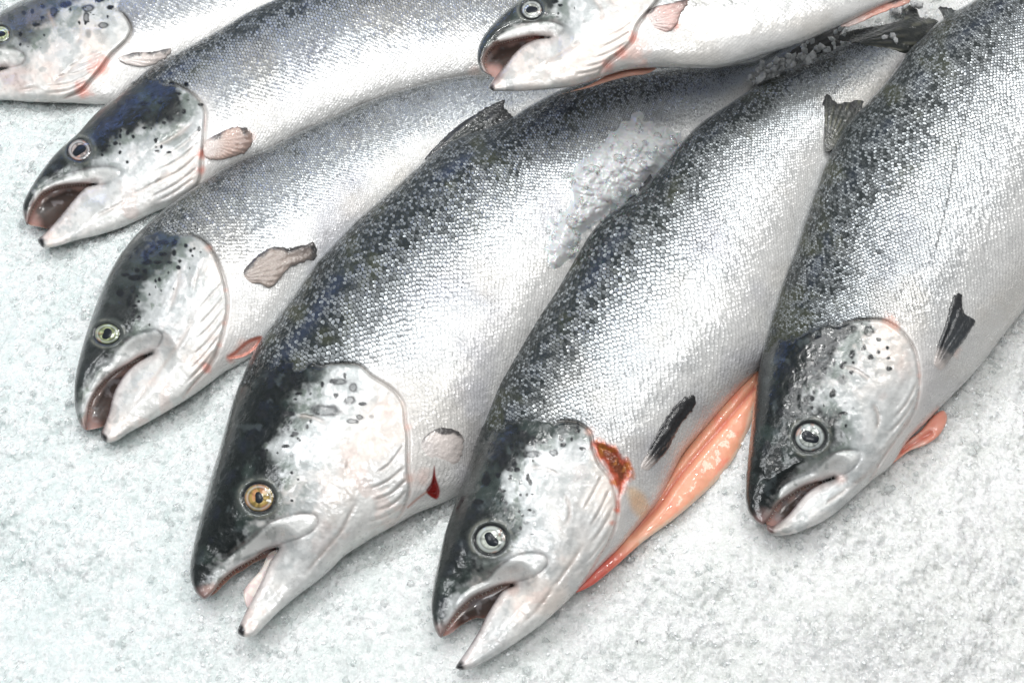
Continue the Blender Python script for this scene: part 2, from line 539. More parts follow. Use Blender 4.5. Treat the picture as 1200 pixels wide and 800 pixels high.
# ------------------------------------------------------------------ the fish: traced measures in photo pixels
FISH = []
FISH.append(dict(   # far left, head cut by the frame
    id='A', z=0.000, sp=5.0, scaly=.7,
    dorsal=[(-62, 94), (-66, 84), (-62, 70), (-48, 48), (-25, 28), (0, 14), (22, 2), (60, -14), (120, -32), (200, -46), (300, -55), (400, -56), (500, -50), (560, -40)],
    ventral=[(-48, 106), (-20, 115), (13, 118), (43, 120), (82, 121), (115, 123), (140, 121), (158, 107), (180, 90), (209, 74), (241, 56), (268, 41), (300, 24), (400, -8), (500, -30), (560, -36)],
    jaw=[(-50, 104), (-30, 94), (-5, 84), (8, 80)], lip=[(-5, 80), (-30, 84), (-50, 92)],
    spine=[(-60, 98), (0, 70), (90, 50), (200, 15), (320, -20), (450, -45), (560, -38)],
    head=[(95, -25), (115, -12), (130, 2), (141, 13), (150, 24), (154, 35), (149, 46), (139, 56), (128, 67), (119, 80), (106, 95), (95, 106), (71, 117)],
    darkline=[(110, -20), (95, 2), (72, 16), (55, 33), (35, 45), (15, 50), (-5, 56), (-30, 72), (-50, 88)], darkamt=0.86,
    eye=(1, 40, 11, 10), iris=(0.55, 0.62, 0.35), pup=0.4,
    maxilla=[(-40, 66), (-15, 57), (0, 57), (18, 59), (28, 66), (26, 73), (9, 78), (-10, 80), (-35, 84)],
    creases=[(100, 60, 80, 84, 45, 102, 5, 108), (92, 12, 95, 40, 85, 58), (66, 36, 60, 22, 55, 10)],
    gill=[[(118, 72), (95, 84), (60, 92)], [(112, 82), (85, 97), (50, 103)], [(104, 94), (80, 106), (48, 110)], [(122, 62), (100, 72), (75, 80)]],
    pec=[(138, 69), (156, 62), (178, 61), (201, 57), (200, 62), (191, 70), (173, 78), (152, 76)], pec_dark=0.35,
    spots=[(77, 5, 5), (50, 7.6, 2.5), (63, 14, 4, 1), (28, 15.6, 2.5), (38, 13.6, 2.5), (43, 29, 3), (24, 40, 2.5), (50, 20.6, 2), (103, 10, 5, 1), (101, 21.6, 4, 1), (126, 20, 1.5), (121, 30, 4, 1), (129, 8.7, 3), (117, 0, 4), (104, 39, 4, 2)],
    dark=(0.75, 1.2, 0.35), blue_sheen=0.0, red=[(118, 78, 16, .6), (98, 106, 12, .7), (20, 92, 22, .25), (165, 55, 12, .3)],
    label='whole raw fish in the far corner, its snout cut off by the picture edge'))
FISH.append(dict(
    id='B', z=0.016, sp=4.9, hz=1.0,
    dorsal=[(32, 264), (28, 256), (26.5, 242), (31, 229), (45, 206), (65, 180), (91, 156), (110, 135), (130, 117), (150, 99), (172, 82), (201, 65), (233, 47), (260, 32), (290, 14), (320, 0), (370, -20), (430, -36), (500, -42), (570, -38), (640, -22), (700, 0)],
    ventral=[(46, 286), (50, 290), (65, 289), (88, 282), (114, 276), (140, 268), (163, 258), (182, 249), (205, 240), (236, 221), (262, 206), (292, 191), (322, 178), (355, 161), (388, 146), (420, 131), (455, 118), (487, 108), (522, 98), (556, 91), (600, 78), (650, 55), (700, 20)],
    jaw=[(44, 281), (52, 274), (62, 263), (75, 248), (88, 232), (101, 219.5), (113, 216)], lip=[(103, 216), (84, 217), (65, 220.5), (50, 228), (40, 242), (35, 256)],
    lining=[(33, 262), (36, 250), (46, 230), (64, 219), (84, 215), (112, 214), (104, 221), (90, 236), (78, 252), (66, 266), (58, 268), (46, 266)],
    spine=[(35, 265), (90, 215), (160, 170), (240, 125), (340, 80), (450, 40), (570, 20), (700, 10)],
    head=[(140, 106), (155, 97), (172, 94), (195, 95), (214, 103), (231, 115), (240, 130), (240, 147), (239, 164), (237, 186), (235, 209), (228, 226)],
    darkline=[(205, 98), (216, 114), (212, 136), (190, 148), (165, 152), (142, 160), (126, 175), (105, 190), (85, 200), (60, 211), (45, 223), (37, 243), (32, 264)], darkamt=0.985,
    eye=(93, 176, 14.5, 13.5), iris=(0.45, 0.38, 0.36), pup=0.46,
    maxilla=[(49, 221), (68, 211), (88, 203), (107, 198), (130, 197), (140, 201), (136.5, 209), (123, 214), (107, 214.5), (84, 216), (65, 219.5), (52, 226)],
    creases=[(230, 140, 205, 160, 170, 178), (215, 195, 180, 215, 130, 245, 95, 262)],
    gill=[[(236, 150), (212, 172), (180, 190)], [(236, 165), (208, 188), (170, 206)], [(235, 180), (208, 202), (170, 220)], [(233, 195), (208, 215), (175, 232)], [(228, 208), (205, 225), (180, 238)]],
    pec=[(240, 167), (257, 156), (276, 149), (291, 152), (296, 162), (291, 175), (276, 183), (253, 188), (240, 184)], pec_dark=0.36, pec_rays=1, pec_off=.3, pec_col=(0.50, 0.35, 0.295),
    spots=[(131.6, 139, 2.5), (141, 138, 3), (169, 121.5, 4), (140, 124, 3), (162.5, 137, 3), (187, 120, 2.5), (200.5, 122.5, 3.5), (188, 134, 3), (192, 144, 2), (216, 130.6, 2.5), (199, 138, 2.5), (208, 116.6, 2), (218, 99, 3), (189, 110, 3), (209.6, 110, 2), (149.5, 155.6, 2.5), (128, 155.6, 2.5), (122, 173.5, 2.5), (118.6, 144, 3), (156, 146, 3), (179, 113, 3), (201.5, 99, 3), (150, 118, 3), (175, 131, 2), (135, 168, 2.4), (112, 160, 2.4)],
    dark=(0.45, 1.0, 0.95), blue_sheen=1.0, red=[(237, 180, 7, .8), (236, 200, 6, .6), (292, 160, 8, .4), (60, 280, 8, .2), (556, 84, 8, .35)],
    label='raw fish with a short round reddish side fin and a gaping dark mouth'))
FISH.append(dict(
    sink=(302, 317, 280, 332), id='C', z=0.032, sp=4.8, hz=1.0,
    dorsal=[(100, 504), (93, 496), (88.3, 480), (87, 459), (89.5, 435), (97, 404), (107, 372), (120, 337), (135, 307), (154, 281), (172, 263), (199, 240), (230, 218), (257, 200), (287, 185), (317, 172), (350, 155), (383, 140), (417, 125), (450, 112), (483, 102), (517, 93), (550, 88), (585, 86), (640, 78), (700, 72)],
    ventral=[(119, 514), (124, 518), (135, 517), (151, 507), (175, 494), (199, 480), (222, 466), (246, 449), (262, 437), (280, 427), (305, 412), (325, 390), (352, 352), (368, 332), (402, 293), (429, 266), (462, 237), (492, 211), (520, 190), (560, 170), (610, 147), (660, 120), (700, 100)],
    jaw=[(118, 510), (123, 496), (127.5, 482), (131, 468), (137, 452), (149, 435), (163, 423), (178, 414)], lip=[(166, 418), (151, 427), (134, 437), (117, 453), (107, 470), (103, 488)],
    lining=[(100, 503), (98, 490), (101, 472), (115, 450), (132, 436), (150, 425), (177, 412), (168, 424), (154, 438), (143, 456), (136, 474), (132, 488), (124, 498), (112, 502)],
    spine=[(105, 507), (140, 440), (195, 370), (260, 300), (340, 240), (440, 180), (560, 125), (700, 86)],
    head=[(138, 303), (152, 288), (175, 278), (206, 274), (225, 276), (240, 284), (250, 297), (257, 312), (264, 334), (267, 356), (264, 379), (257, 405), (244, 431), (229, 447), (215, 465)],
    darkline=[(215, 275), (206, 298), (190, 316), (177, 330), (168, 346), (165, 366), (158, 384), (148, 397), (133, 412), (120, 428), (107, 447), (99, 464), (96, 490)], darkamt=0.965,
    eye=(125.6, 391, 16, 13), iris=(0.42, 0.48, 0.25), pup=0.40,
    maxilla=[(106, 458), (111, 444), (118, 433), (129, 428), (137, 413.6), (144, 404), (158, 394), (172.6, 390), (184.5, 388.7), (189, 393.4), (184.5, 404), (175, 414), (161, 421.5), (146.5, 428.5), (132, 438), (118, 450)],
    creases=[(215, 300, 206, 340, 196, 370), (240, 350, 214, 395, 190, 430, 160, 470, 140, 495), (225, 444, 240, 428, 262, 412)],
    gill=[[(262, 330), (244, 350), (232, 365)], [(265, 345), (244, 370), (228, 386)], [(266, 358), (245, 384), (224, 402)], [(265, 372), (244, 400), (222, 420)], [(260, 390), (240, 416), (218, 438)], [(254, 408), (236, 430), (216, 452)], [(240, 300), (230, 325), (226, 345)]],
    pec=[(274, 327), (289, 312), (306, 296), (322, 289), (339, 291), (355, 287), (369, 285), (370, 303), (355, 307), (339, 314), (328, 326), (316, 337), (303, 332), (288, 334)], pec_dark=0.6, pec_rays=1, pec_col=(0.36, 0.295, 0.26),
    spots=[(170.6, 300, 4), (191, 298, 3), (191, 284, 4), (180, 289, 3), (161, 317, 3), (158, 325.5, 5), (152, 352, 4, 1), (140.6, 343, 4), (155.6, 367.5, 3), (163, 373, 2.5), (172.5, 307.5, 4), (184, 307.5, 3), (204, 296, 3), (199, 307.5, 2), (155.6, 339, 3, 1), (150, 300, 3), (160, 292, 3), (170, 318, 2.5), (147, 322, 3), (205, 284, 3), (218, 288, 2.5), (176, 296, 2.5)],
    dark=(0.42, 1.0, 0.55), blue_sheen=0.35, red=[(287, 405, 11, .5), (262, 378, 4, .5), (258, 404, 4, .5), (242, 430, 7, .6), (264, 340, 3, .4), (245, 290, 5, .4), (108, 490, 12, .5), (320, 318, 12, .3), (270, 420, 7, .7)],
    label='raw fish with a yellow-green eye and a spread, dark-edged side fin'))
FISH.append(dict(
    sink=(522, 518, 506, 556), id='D', z=0.048, sp=6.0, hz=1.0,
    dorsal=[(239.5, 702), (232, 697), (225, 684), (222.5, 667), (224.5, 649), (230.5, 622), (238, 592), (246, 562), (254, 535), (264, 500), (273, 469), (283, 443), (295, 417), (306, 397), (317, 381), (331, 363), (345, 344), (358, 325), (372, 306), (394, 282), (420, 255), (453, 227), (483, 200), (510, 178), (540, 160), (575, 148), (600, 137), (615, 127), (635, 116), (655, 106), (680, 97), (705, 91), (730, 87), (760, 83), (800, 79), (850, 76), (886, 71), (915, 55), (950, 38)],
    ventral=[(278, 740), (284, 745.5), (297, 745), (310, 733), (325, 718), (346, 700), (370, 682), (388, 667), (403, 652), (421, 640), (440, 628), (460, 617), (485, 603), (507, 594), (530, 584), (552, 571), (562, 540), (578, 506), (606, 452), (650, 385), (700, 305), (735, 258), (776, 212), (818, 172), (858, 138), (882, 110), (896, 86), (925, 70), (955, 52)],
    jaw=[(280, 733), (285, 722), (292, 708), (301, 691), (309, 674), (316, 658), (326, 642)],
    tongue=[(326, 644), (315, 648), (306, 666), (295, 679), (286, 691), (286, 702), (291, 712), (300, 699), (312, 676), (322, 656)], lip=[(313, 645), (298, 655), (283, 663), (271, 671), (259, 682), (250, 694)],
    lining=[(240, 700), (254, 682), (270, 666), (298, 650), (322, 638), (322, 648), (312, 653), (298, 659), (285, 668), (274, 674), (260, 687), (252, 695)],
    spine=[(250, 700), (300, 610), (370, 510), (440, 420), (530, 330), (630, 240), (740, 160), (850, 105), (950, 46)],
    head=[(272, 472), (290, 447), (318, 433), (350, 428), (387, 427), (409, 426), (422, 429), (436, 441), (453, 451), (466, 462), (474, 477), (475, 493), (478, 510), (478, 529), (479, 554), (481, 570), (475, 592), (464, 611), (450, 632)],
    darkline=[(390, 425), (374, 446), (356, 462), (345, 482), (337, 499), (325, 511), (318, 528), (330, 548), (334, 565), (324, 588), (305, 610), (288, 630), (266, 652), (253, 668), (244, 690)], darkamt=1.0,
    eye=(303.5, 583, 19, 18), iris=(0.52, 0.36, 0.10), pup=0.30,
    maxilla=[(262, 660), (277, 646), (292, 635), (307, 621), (322, 611), (340, 606), (358, 603), (370, 606), (371, 614), (362.5, 623), (349, 629), (334, 634), (316, 641), (298, 648), (280, 657), (265, 668)],
    creases=[(345, 486, 367, 489, 387, 498), (424, 577, 410, 603, 400, 622, 382, 643, 352, 679), (398, 510, 408, 535, 405, 560)],
    gill=[[(476, 545), (455, 563), (430, 574)], [(478, 560), (458, 578), (432, 588)], [(478, 573), (461, 590), (436, 600)], [(474, 590), (455, 603), (430, 612)], [(468, 604), (448, 614), (424, 622)], [(474, 520), (455, 545), (438, 556)]],
    pec=[(492, 528), (496, 514), (510, 503), (527, 501), (541, 508), (543, 521), (540, 540), (533, 556), (520, 566), (504, 560), (495, 548)], pec_dark=0.28, pec_col=(0.68, 0.61, 0.575), pec_thin=.22, pec_off=.1,
    spots=[(398.5, 447, 5, 1), (414, 454, 4.5, 1), (393.6, 463, 3), (410, 469, 5, 1), (424, 473, 3), (436, 488, 3, 2), (380, 481.6, 9, 1), (413, 493.5, 4, 1), (421, 488.5, 3, 1), (306.6, 484.6, 6), (339, 484.6, 5), (344, 445, 4.5), (294, 513, 4), (308, 532, 5), (335, 522, 3), (346, 508, 3), (360, 500, 2.5), (352, 540, 2, 2), (342, 534, 2.4, 2), (314, 463, 3), (330, 455, 3), (404, 440, 2.5)],
    dark=(0.20, 0.92, 0.92), blue_sheen=1.0, red=[(478, 500, 5, .35), (479, 560, 6, .3), (495, 560, 14, .3), (535, 512, 8, .35), (246, 692, 10, .35)],
    label='large raw fish in the middle with a golden eye, jaws wide open over the ice'))
FISH.append(dict(
    sink=(757, 536, 744, 562), id='E', z=0.064, sp=6.0, hz=1.0,
    dorsal=[(517, 747), (510, 738), (505.6, 712), (508, 686), (514, 656), (521.5, 623), (532, 593), (542, 565), (550, 543), (559, 513), (571, 484), (584, 450), (600, 422), (616, 394), (631, 369), (650, 341), (674, 300), (690, 273), (708, 254), (727, 241), (749, 225), (763, 210), (777, 193), (793, 174), (805, 159), (820, 145), (840, 131), (872, 110), (890, 98), (915, 85), (940, 74), (965, 64), (985, 55), (1015, 42), (1050, 30), (1078, 20)],
    ventral=[(534, 782), (542, 785), (553, 783), (568, 775), (589, 763), (610, 749), (631, 734), (652, 716), (672, 697), (700, 667), (723, 645), (749, 615), (771, 588), (785, 562), (801, 532), (828, 500), (865, 458), (886, 437), (902, 418), (916, 378), (931, 335), (947, 285), (962, 237), (980, 192), (1003, 154), (1030, 118), (1050, 92), (1068, 66), (1092, 38)],
    jaw=[(536, 777), (543, 767), (553, 752), (562, 737), (571, 719), (580, 704), (589, 692), (603, 685)], lip=[(592, 685), (578, 690), (556, 700), (540, 713), (528, 729), (521, 741)],
    lining=[(517, 745), (526, 728), (538, 710), (556, 697), (580, 687), (602, 682), (596, 692), (586, 704), (577, 718), (568, 724), (558, 724), (548, 728), (538, 734), (528, 742)],
    spine=[(525, 755), (570, 670), (630, 580), (690, 490), (760, 380), (830, 290), (910, 190), (985, 110), (1058, 50), (1085, 29)],
    head=[(556, 515), (572, 502), (590, 497), (624, 494), (655, 493), (678, 496), (691, 507), (695, 525), (702, 543), (716, 561), (723, 588), (721, 615), (712, 638), (696, 665), (680, 692)],
    darkline=[(685, 494), (660, 504), (630, 516), (605, 540), (596, 562), (598, 588), (604, 618), (594, 640), (570, 661), (546, 690), (530, 710), (521, 735)], darkamt=0.985,
    eye=(575.5, 632, 19.5, 18), iris=(0.62, 0.66, 0.58), pup=0.40,
    maxilla=[(536, 708), (542, 697), (556, 686), (571, 679), (583, 666), (601, 655), (619, 650), (637, 652), (641, 657.5), (634, 668), (619, 676), (601, 681), (580, 687), (556, 696)],
    creases=[(610, 548, 637, 548, 660, 559), (690, 628, 670, 659, 646, 692, 628, 716, 604, 737), (662, 575, 668, 600, 660, 625)],
    gill=[[(716, 570), (704, 596), (690, 620)], [(721, 590), (706, 618), (690, 640)], [(720, 612), (704, 638), (684, 662)], [(712, 636), (695, 660), (672, 686)], [(706, 556), (694, 580), (682, 600)]],
    pec=[(744, 560), (754, 539), (768, 512), (781, 489), (800, 467), (813, 464), (814, 476), (797, 498), (783, 526), (770, 541), (756, 554)], pec_dark=1.0, pec_col=(0.02, 0.02, 0.022),
    spots=[(589, 538, 6), (624, 532, 6, 1), (625, 515.6, 4), (638, 516.5, 3), (570, 562, 6), (561, 587.6, 4), (606, 550, 3), (658, 514, 3), (660, 521, 3), (682.5, 525.5, 2.5), (649, 530, 4, 1), (613, 507.5, 4), (584, 557, 3), (541, 584, 3), (600, 524, 3), (576, 520, 3), (670, 514, 2), (590, 575, 2.5), (610, 565, 2.5, 2), (616, 612, 2.5, 2), (625, 600, 2, 2)],
    dark=(0.30, 0.95, 0.88), blue_sheen=0.6, red=[(724, 598, 4, .8), (718, 612, 4, .6), (748, 590, 12, .35), (600, 690, 10, .2), (690, 505, 6, .4)],
    lateral=[(1035, 52), (990, 92), (960, 127), (932, 156), (905, 186), (870, 228), (830, 282), (795, 338)],
    label='raw fish with an orange cut belly flap and a red wound behind its gill cover'))
FISH.append(dict(
    sink=(1103, 420, 1092, 445), id='F', z=0.080, sp=4.9, hz=1.0,
    dorsal=[(894, 615), (885, 610), (877, 599), (874, 586), (873.5, 568), (875, 545), (878, 520), (881, 495), (884, 470), (888, 440), (895, 405), (903, 376), (912, 347), (920, 322), (931, 295), (940, 268), (950, 238), (958, 215), (967, 191), (977, 172), (990, 150), (1006, 131), (1022, 113), (1038, 96), (1052, 78), (1066, 58), (1081, 44), (1097, 28), (1117, 14), (1140, 1), (1180, -32), (1230, -72), (1290, -115), (1350, -150), (1400, -175)],
    ventral=[(898, 619), (901, 624), (911, 627.5), (928, 625.5), (950, 617.5), (968, 608.5), (986, 595), (1004, 579), (1022, 563), (1044, 545), (1065, 515), (1085, 495), (1107, 472), (1130, 449), (1153, 423), (1175, 394), (1200, 363), (1235, 318), (1275, 250), (1310, 165), (1340, 70), (1370, -20), (1400, -100), (1425, -150)],
    jaw=[(899, 614), (905, 615.5), (912, 612), (923, 603), (934, 590), (945, 577), (957, 568.5), (977, 560)], lip=[(957, 565.5), (941, 571), (927, 580), (913, 590), (905, 602), (898, 612)],
    lining=[(896, 612), (903, 601), (911, 588), (926, 578), (941, 569), (976, 558), (958, 570), (947, 580), (936, 593), (925, 606), (913, 616), (903, 617)],
    spine=[(893, 620), (935, 540), (985, 450), (1035, 360), (1090, 260), (1160, 140), (1240, 40), (1330, -70), (1415, -165)],
    head=[(890, 425), (912, 408), (949, 396), (970, 382), (1011, 375), (1036, 376), (1056, 388), (1071, 408), (1077, 433), (1077, 458), (1071, 483), (1056, 507), (1036, 534), (1018, 565)],
    darkline=[(1000, 376), (988, 404), (974, 428), (954, 457), (950, 478), (972, 492), (979, 508), (970, 528), (942, 549), (920, 573), (909, 593), (900, 611)], darkamt=1.0,
    eye=(949, 512, 19, 18), iris=(0.56, 0.60, 0.56), pup=0.44,
    maxilla=[(914, 585), (914, 575), (923, 566), (939, 559), (954, 552), (966, 541), (979, 532), (995, 528.6), (1006, 531), (1007, 536.5), (997, 549), (986, 555), (968, 560.5), (950, 566.5), (932, 574)],
    creases=[(986, 427, 1011, 438, 1027, 454), (1046, 520, 1030, 542, 1000, 568, 965, 591, 940, 603), (1022, 470, 1030, 490, 1024, 512)],
    gill=[[(1076, 445), (1064, 470), (1046, 492)], [(1075, 462), (1060, 488), (1040, 510)], [(1068, 485), (1052, 508), (1034, 524)], [(1060, 500), (1044, 520), (1026, 536)]],
    pec=[(1092, 438), (1097, 412), (1108, 379), (1119, 345), (1126, 344), (1130, 366), (1142, 375), (1134, 393), (1122, 409), (1110, 426), (1100, 440)], pec_dark=0.9, pec_col=(0.04, 0.045, 0.05),
    spots=[(960, 427, 6), (928, 454.6, 5), (987, 444.7, 6, 2), (967.6, 408, 4), (960, 395, 4), (929, 436, 4), (982, 386, 4), (1018, 388.6, 5, 1), (1013, 407, 3), (998.5, 414.6, 4), (1020, 418, 3), (1029.5, 398, 3), (1029.5, 412.5, 2.5), (1040, 408, 2), (1041, 419.5, 2), (1042, 432, 3), (976, 461, 4), (915, 482, 4), (945, 473, 2.5), (984, 486, 2.5), (987, 429, 3), (977, 424, 3), (940, 412, 3), (990, 472, 1.6, 2), (1000, 478, 1.6, 2), (912, 452, 3), (900, 520, 3.5)],
    dark=(0.18, 0.95, 0.86), blue_sheen=0.55, red=[(1042, 377, 10, .5), (1050, 384, 7, .5), (1120, 412, 8, .4), (985, 562, 9, .3), (1076, 440, 4, .35)],
    lateral=[(1200, -20), (1164, 52), (1145, 95), (1131, 142), (1119, 190), (1111, 237), (1098, 290)],
    label='broad raw fish at the right picture edge, jaws nearly shut, black spots on its cheek'))
FISH.append(dict(
    sink=(775, 15, 758, 30), id='G', z=0.118, sp=5.6, scaly=.3,
    dorsal=[(577, 89), (566, 84.5), (559.5, 72), (560.4, 57), (567, 42), (579, 27), (594, 12), (608, 0), (635, -22), (680, -48), (760, -76), (850, -90), (930, -88), (1000, -72), (1070, -46), (1110, -30)],
    ventral=[(573, 103), (577, 106.5), (588, 106.8), (618, 106.6), (639, 105), (660, 103), (681, 99), (708, 90), (732, 83), (762, 80), (810, 80.6), (840, 80), (870, 73), (900, 63), (940, 50), (970, 37), (993, 27), (1040, 5), (1080, -8), (1115, -16)],
    jaw=[(575, 98), (588, 81), (600, 66), (612, 54), (627, 46.5), (644, 44)], lip=[(628, 43), (612, 45), (597, 48.5), (581, 53), (572, 62), (568, 74), (572, 84)],
    lining=[(575, 89), (566, 80), (567, 62), (578, 50), (597, 46), (627, 41), (643, 43), (628, 49), (616, 58), (604, 70), (593, 83), (584, 92)],
    spine=[(565, 85), (630, 45), (720, 15), (830, -5), (950, -20), (1112, -24)],
    head=[(795, -80), (788, -40), (778, -15), (768, 4), (756, 18), (747, 30), (741, 48), (726, 63), (711, 75), (700, 92)],
    darkline=[(690, -50), (668, -20), (655, 0), (645, 12), (630, 25), (610, 31), (590, 39), (576, 49), (568, 62), (563, 82)], darkamt=0.965,
    eye=(623, 11.4, 13, 11.5), iris=(0.62, 0.64, 0.58), pup=0.42,
    maxilla=[(582, 45), (590, 38), (609, 31), (630, 27), (651, 28), (660, 34), (654, 41), (636, 43.6), (618, 41.8), (600, 45), (585, 50)],
    creases=[(627, 82, 654, 65, 678, 50, 696, 33, 705, 12), (690, -10, 706, 15, 700, 35)],
    gill=[[(742, 35), (722, 48), (700, 58)], [(738, 48), (715, 62), (690, 70)], [(728, 60), (705, 74), (680, 80)], [(718, 70), (700, 82), (672, 88)], [(748, 20), (728, 36), (710, 44)]],
    pec=[(750, 27), (757, 14), (771, 7), (789, 3), (812, -6), (800, 12), (790, 32), (776, 40), (762, 38)], pec_dark=0.42, pec_col=(0.62, 0.42, 0.38),
    spots=[(650, 2, 3), (660, -6, 3), (640, 16, 2)],
    dark=(0.8, 1.3, 0.3), blue_sheen=0.0, red=[(742, 45, 8, .6), (728, 63, 9, .6), (745, 62, 16, .45), (775, 30, 10, .35), (712, 78, 9, .6), (700, 95, 10, .5), (792, 30, 6, .6), (755, 76, 6, .35)],
    label='raw fish lying on top of the others, its pale belly turned to the viewer'))

WHITE = np.array([0.70, 0.69, 0.665]); SILVER = np.array([0.57, 0.595, 0.61]); HEADDARK = np.array([0.006, 0.009, 0.009])
KB = 0.60
LOOK = {}


def build_fish(F):
    zm = F['z']
    outline = F['dorsal'] + F['ventral'][::-1] + F['jaw'] + F['lip']
    hx = [p[0] for p in F['head']] + [p[0] for p in F['jaw']] + [F['dorsal'][0][0]]
    hy = [p[1] for p in F['head']] + [p[1] for p in F['ventral'][:4]] + [F['dorsal'][0][1]]
    fine = (min(hx) - 12, min(hy) - 8, max(hx) + 75, max(hy) + 8)
    sh = Sheet(outline, 2.0, fine, 1.05)
    X, Y, d = sh.X, sh.Y, sh.d
    n = len(X)
    h = KB * np.sqrt(sh.u)
    seed = ord(F['id']) % 9
    # where on the fish: v from belly (-1) to back (+1), s along it
    dd, _, _ = pl_dist(X, Y, F['dorsal'], 8); dv, _, _ = pl_dist(X, Y, F['ventral'], 8)
    v = (dv - dd) / (dv + dd + 1e-6)
    W = (dv + dd) / 2
    spd = crom(F['spine'], 4, False)
    L = np.concatenate([[0], np.cumsum(np.hypot(*np.diff(spd, axis=0).T))])
    _, _, al = pl_dist(X, Y, F['spine'], 8)
    a1, _, _ = pl_dist(spd[:, 0], spd[:, 1], F['dorsal'], 8); a2, _, _ = pl_dist(spd[:, 0], spd[:, 1], F['ventral'], 8)
    Ws = np.maximum((a1 + a2) / 2, 22)
    Wref = np.percentile(Ws, 80)
    ds = np.concatenate([[0], np.diff(L)]) * Wref / Ws
    sc_ = np.cumsum(ds)
    s = np.interp(al, L / L[-1], sc_)
    t = np.arcsin(np.clip(v, -.995, .995)) * Wref
    wob = 0.5 * F['sp']
    suv = np.stack([(s + wob * fbm(X, Y, 26, seed)) / F['sp'], (t + wob * fbm(X, Y, 26, seed + 4)) / F['sp'] * 0.92, np.zeros(n)], 1)
    # head / body
    hd, hs, ha = pl_dist(X, Y, F['head'], 4)
    hsd = hd * hs                                        # positive on the head
    nape = sst(0.22, 0.34, ha)                           # the gill cover starts a little way down the line
    hsd = hsd + (fbm(X, Y, 14, seed + 11) - .5) * 34 * (1 - nape)
    head = sst(-1.2 - 2 * (1 - nape), 1.2 + 2 * (1 - nape), hsd)
    bd, bs, _ = pl_dist(X, Y, F['darkline'], 5)
    nz = fbm(X, Y, 22, seed); nf = fbm(X, Y, 7, seed + 2)
    bsd = bd * bs + (nz - .5) * 30 + (nf - .5) * 16
    # --- relief, in pixels
    dh = np.zeros(n)
    on = np.where(hsd > 0, np.exp(-hsd / 30) * sst(0, 3.0, hsd), 0) * nape
    dh += 4.2 * on - 2.6 * np.exp(-(hsd / 2.2) ** 2) * nape
    mx = poly_sd(X, Y, F['maxilla'])
    dh += 1.3 * sst(0, 6, mx) - 1.1 * np.exp(-((mx + 1.5) / 2.0) ** 2)
    cre = np.zeros(n)
    for c in F['creases']:
        pts = list(zip(c[0::2], c[1::2]))
        cd, _, ca = pl_dist(X, Y, pts, 5)
        g = np.exp(-(cd / (1.6 + 2.2 * nf)) ** 2) * sst(0, .25, ca) * sst(1, .7, ca) * sst(.25, .5, nz)
        dh -= 1.3 * g; cre = np.maximum(cre, g)
    gil = np.zeros(n)
    for c in F['gill']:
        cd, sg, ca = pl_dist(X, Y, c, 5)
        f_ = sst(0, .15, ca) * sst(1.0, .7, ca)
        g = np.exp(-(cd / 1.6) ** 2) * f_
        dh += -.9 * g + .8 * np.exp(-((cd * sg - 3.5) / 2.8) ** 2) * f_; gil = np.maximum(gil, g)
    ex, ey, ra, rb = F['eye'][0], F['eye'][1], F['eye'][2] * .94, F['eye'][3] * .94
    er = np.hypot((X - ex) / ra, (Y - ey) / rb)
    dh += -5.0 * sst(1.05, .85, er) + 0.5 * np.exp(-((er - 1.30) / .16) ** 2) - 1.6 * np.exp(-((er - 1.04) / .10) ** 2)
    dh += (fbm(X, Y, 30, seed + 1) - .5) * 3.5 * head + (fbm(X, Y, 60, seed + 3) - .5) * 5 * (1 - head)
    dh += (fbm(X, Y, 9, seed + 5, 2) - .5) * .6 * head
    jd, _, ja = pl_dist(X, Y, F['jaw'], 4); ld_, _, la_ = pl_dist(X, Y, F['lip'], 4)
    jl = np.minimum(jd, ld_)
    wl = sst(30, 7, jl) * head
    h = h * (1 - wl) + (5.2 * (1 - np.exp(-d / 1.3)) + .42 * h) * wl
    edge = sst(0, 10, d)
    h = np.maximum(h + dh * edge, 0.02 * d)
    # --- paint
    warm = fbm(X, Y, 70, seed + 6)
    Cb = np.where((v > -.2)[:, None], SILVER, SILVER)
    bel = sst(0.1, -0.7, v + (nz - .5) * .3)
    C = mixc(np.broadcast_to(SILVER, (n, 3)), (0.75, 0.735, 0.715), bel * .9)
    C = mixc(C, (0.40, 0.40, 0.44), sst(.52, .75, fbm(X, Y, 90, seed + 7)) * sst(.5, 0, v) * .6)
    C = mixc(C, (0.60, 0.55, 0.48), sst(.5, .75, warm) * .35)
    lo, hi, amt = F['dark']
    dk = sst(lo, hi, v + (nz - .5) * .35) * .55 + sst(lo - .35, lo + .45, v + (nz - .5) * .3) * .45
    G = np.clip(dk * amt * 1.15, 0, 1) * (1 - head)
    solidb = sst(.80, .97, v) * (amt > .5)               # the very top of the back has no silver
    C = mixc(C, (0.04, 0.05, 0.05), solidb * .96 * (1 - head))
    bl = np.exp(-((v - .76) / .06) ** 2) * F['blue_sheen'] * sst(.38, .6, fbm(X, Y, 60, seed + 8))  # reflected blue sheen along the back, tinted into the colour
    C = mixc(C, (0.30, 0.36, 0.46), bl * .3)
    pig = mixc(np.broadcast_to(np.array([0.012, 0.017, 0.017]), (n, 3)), (0.02, 0.03, 0.055), bl)
    pig = mixc(pig, (0.06, 0.065, 0.03), sst(.55, .75, fbm(X, Y, 30, seed + 9)) * .5)
    if 'lateral' in F:
        ld, _, la = pl_dist(X, Y, F['lateral'], 6)
        C = mixc(C, (0.22, 0.21, 0.2), np.exp(-(ld / 1.0) ** 2) * .55 * (1 - head))
        h = h - .7 * np.exp(-(ld / 1.3) ** 2) * (1 - head) * edge
    C = mixc(C, (0.36, 0.39, 0.41), G * .8)
    C = mixc(C, (0.025, 0.032, 0.033), dk * amt * sst(-9, -1, hsd) * (1 - nape) * 1.1)
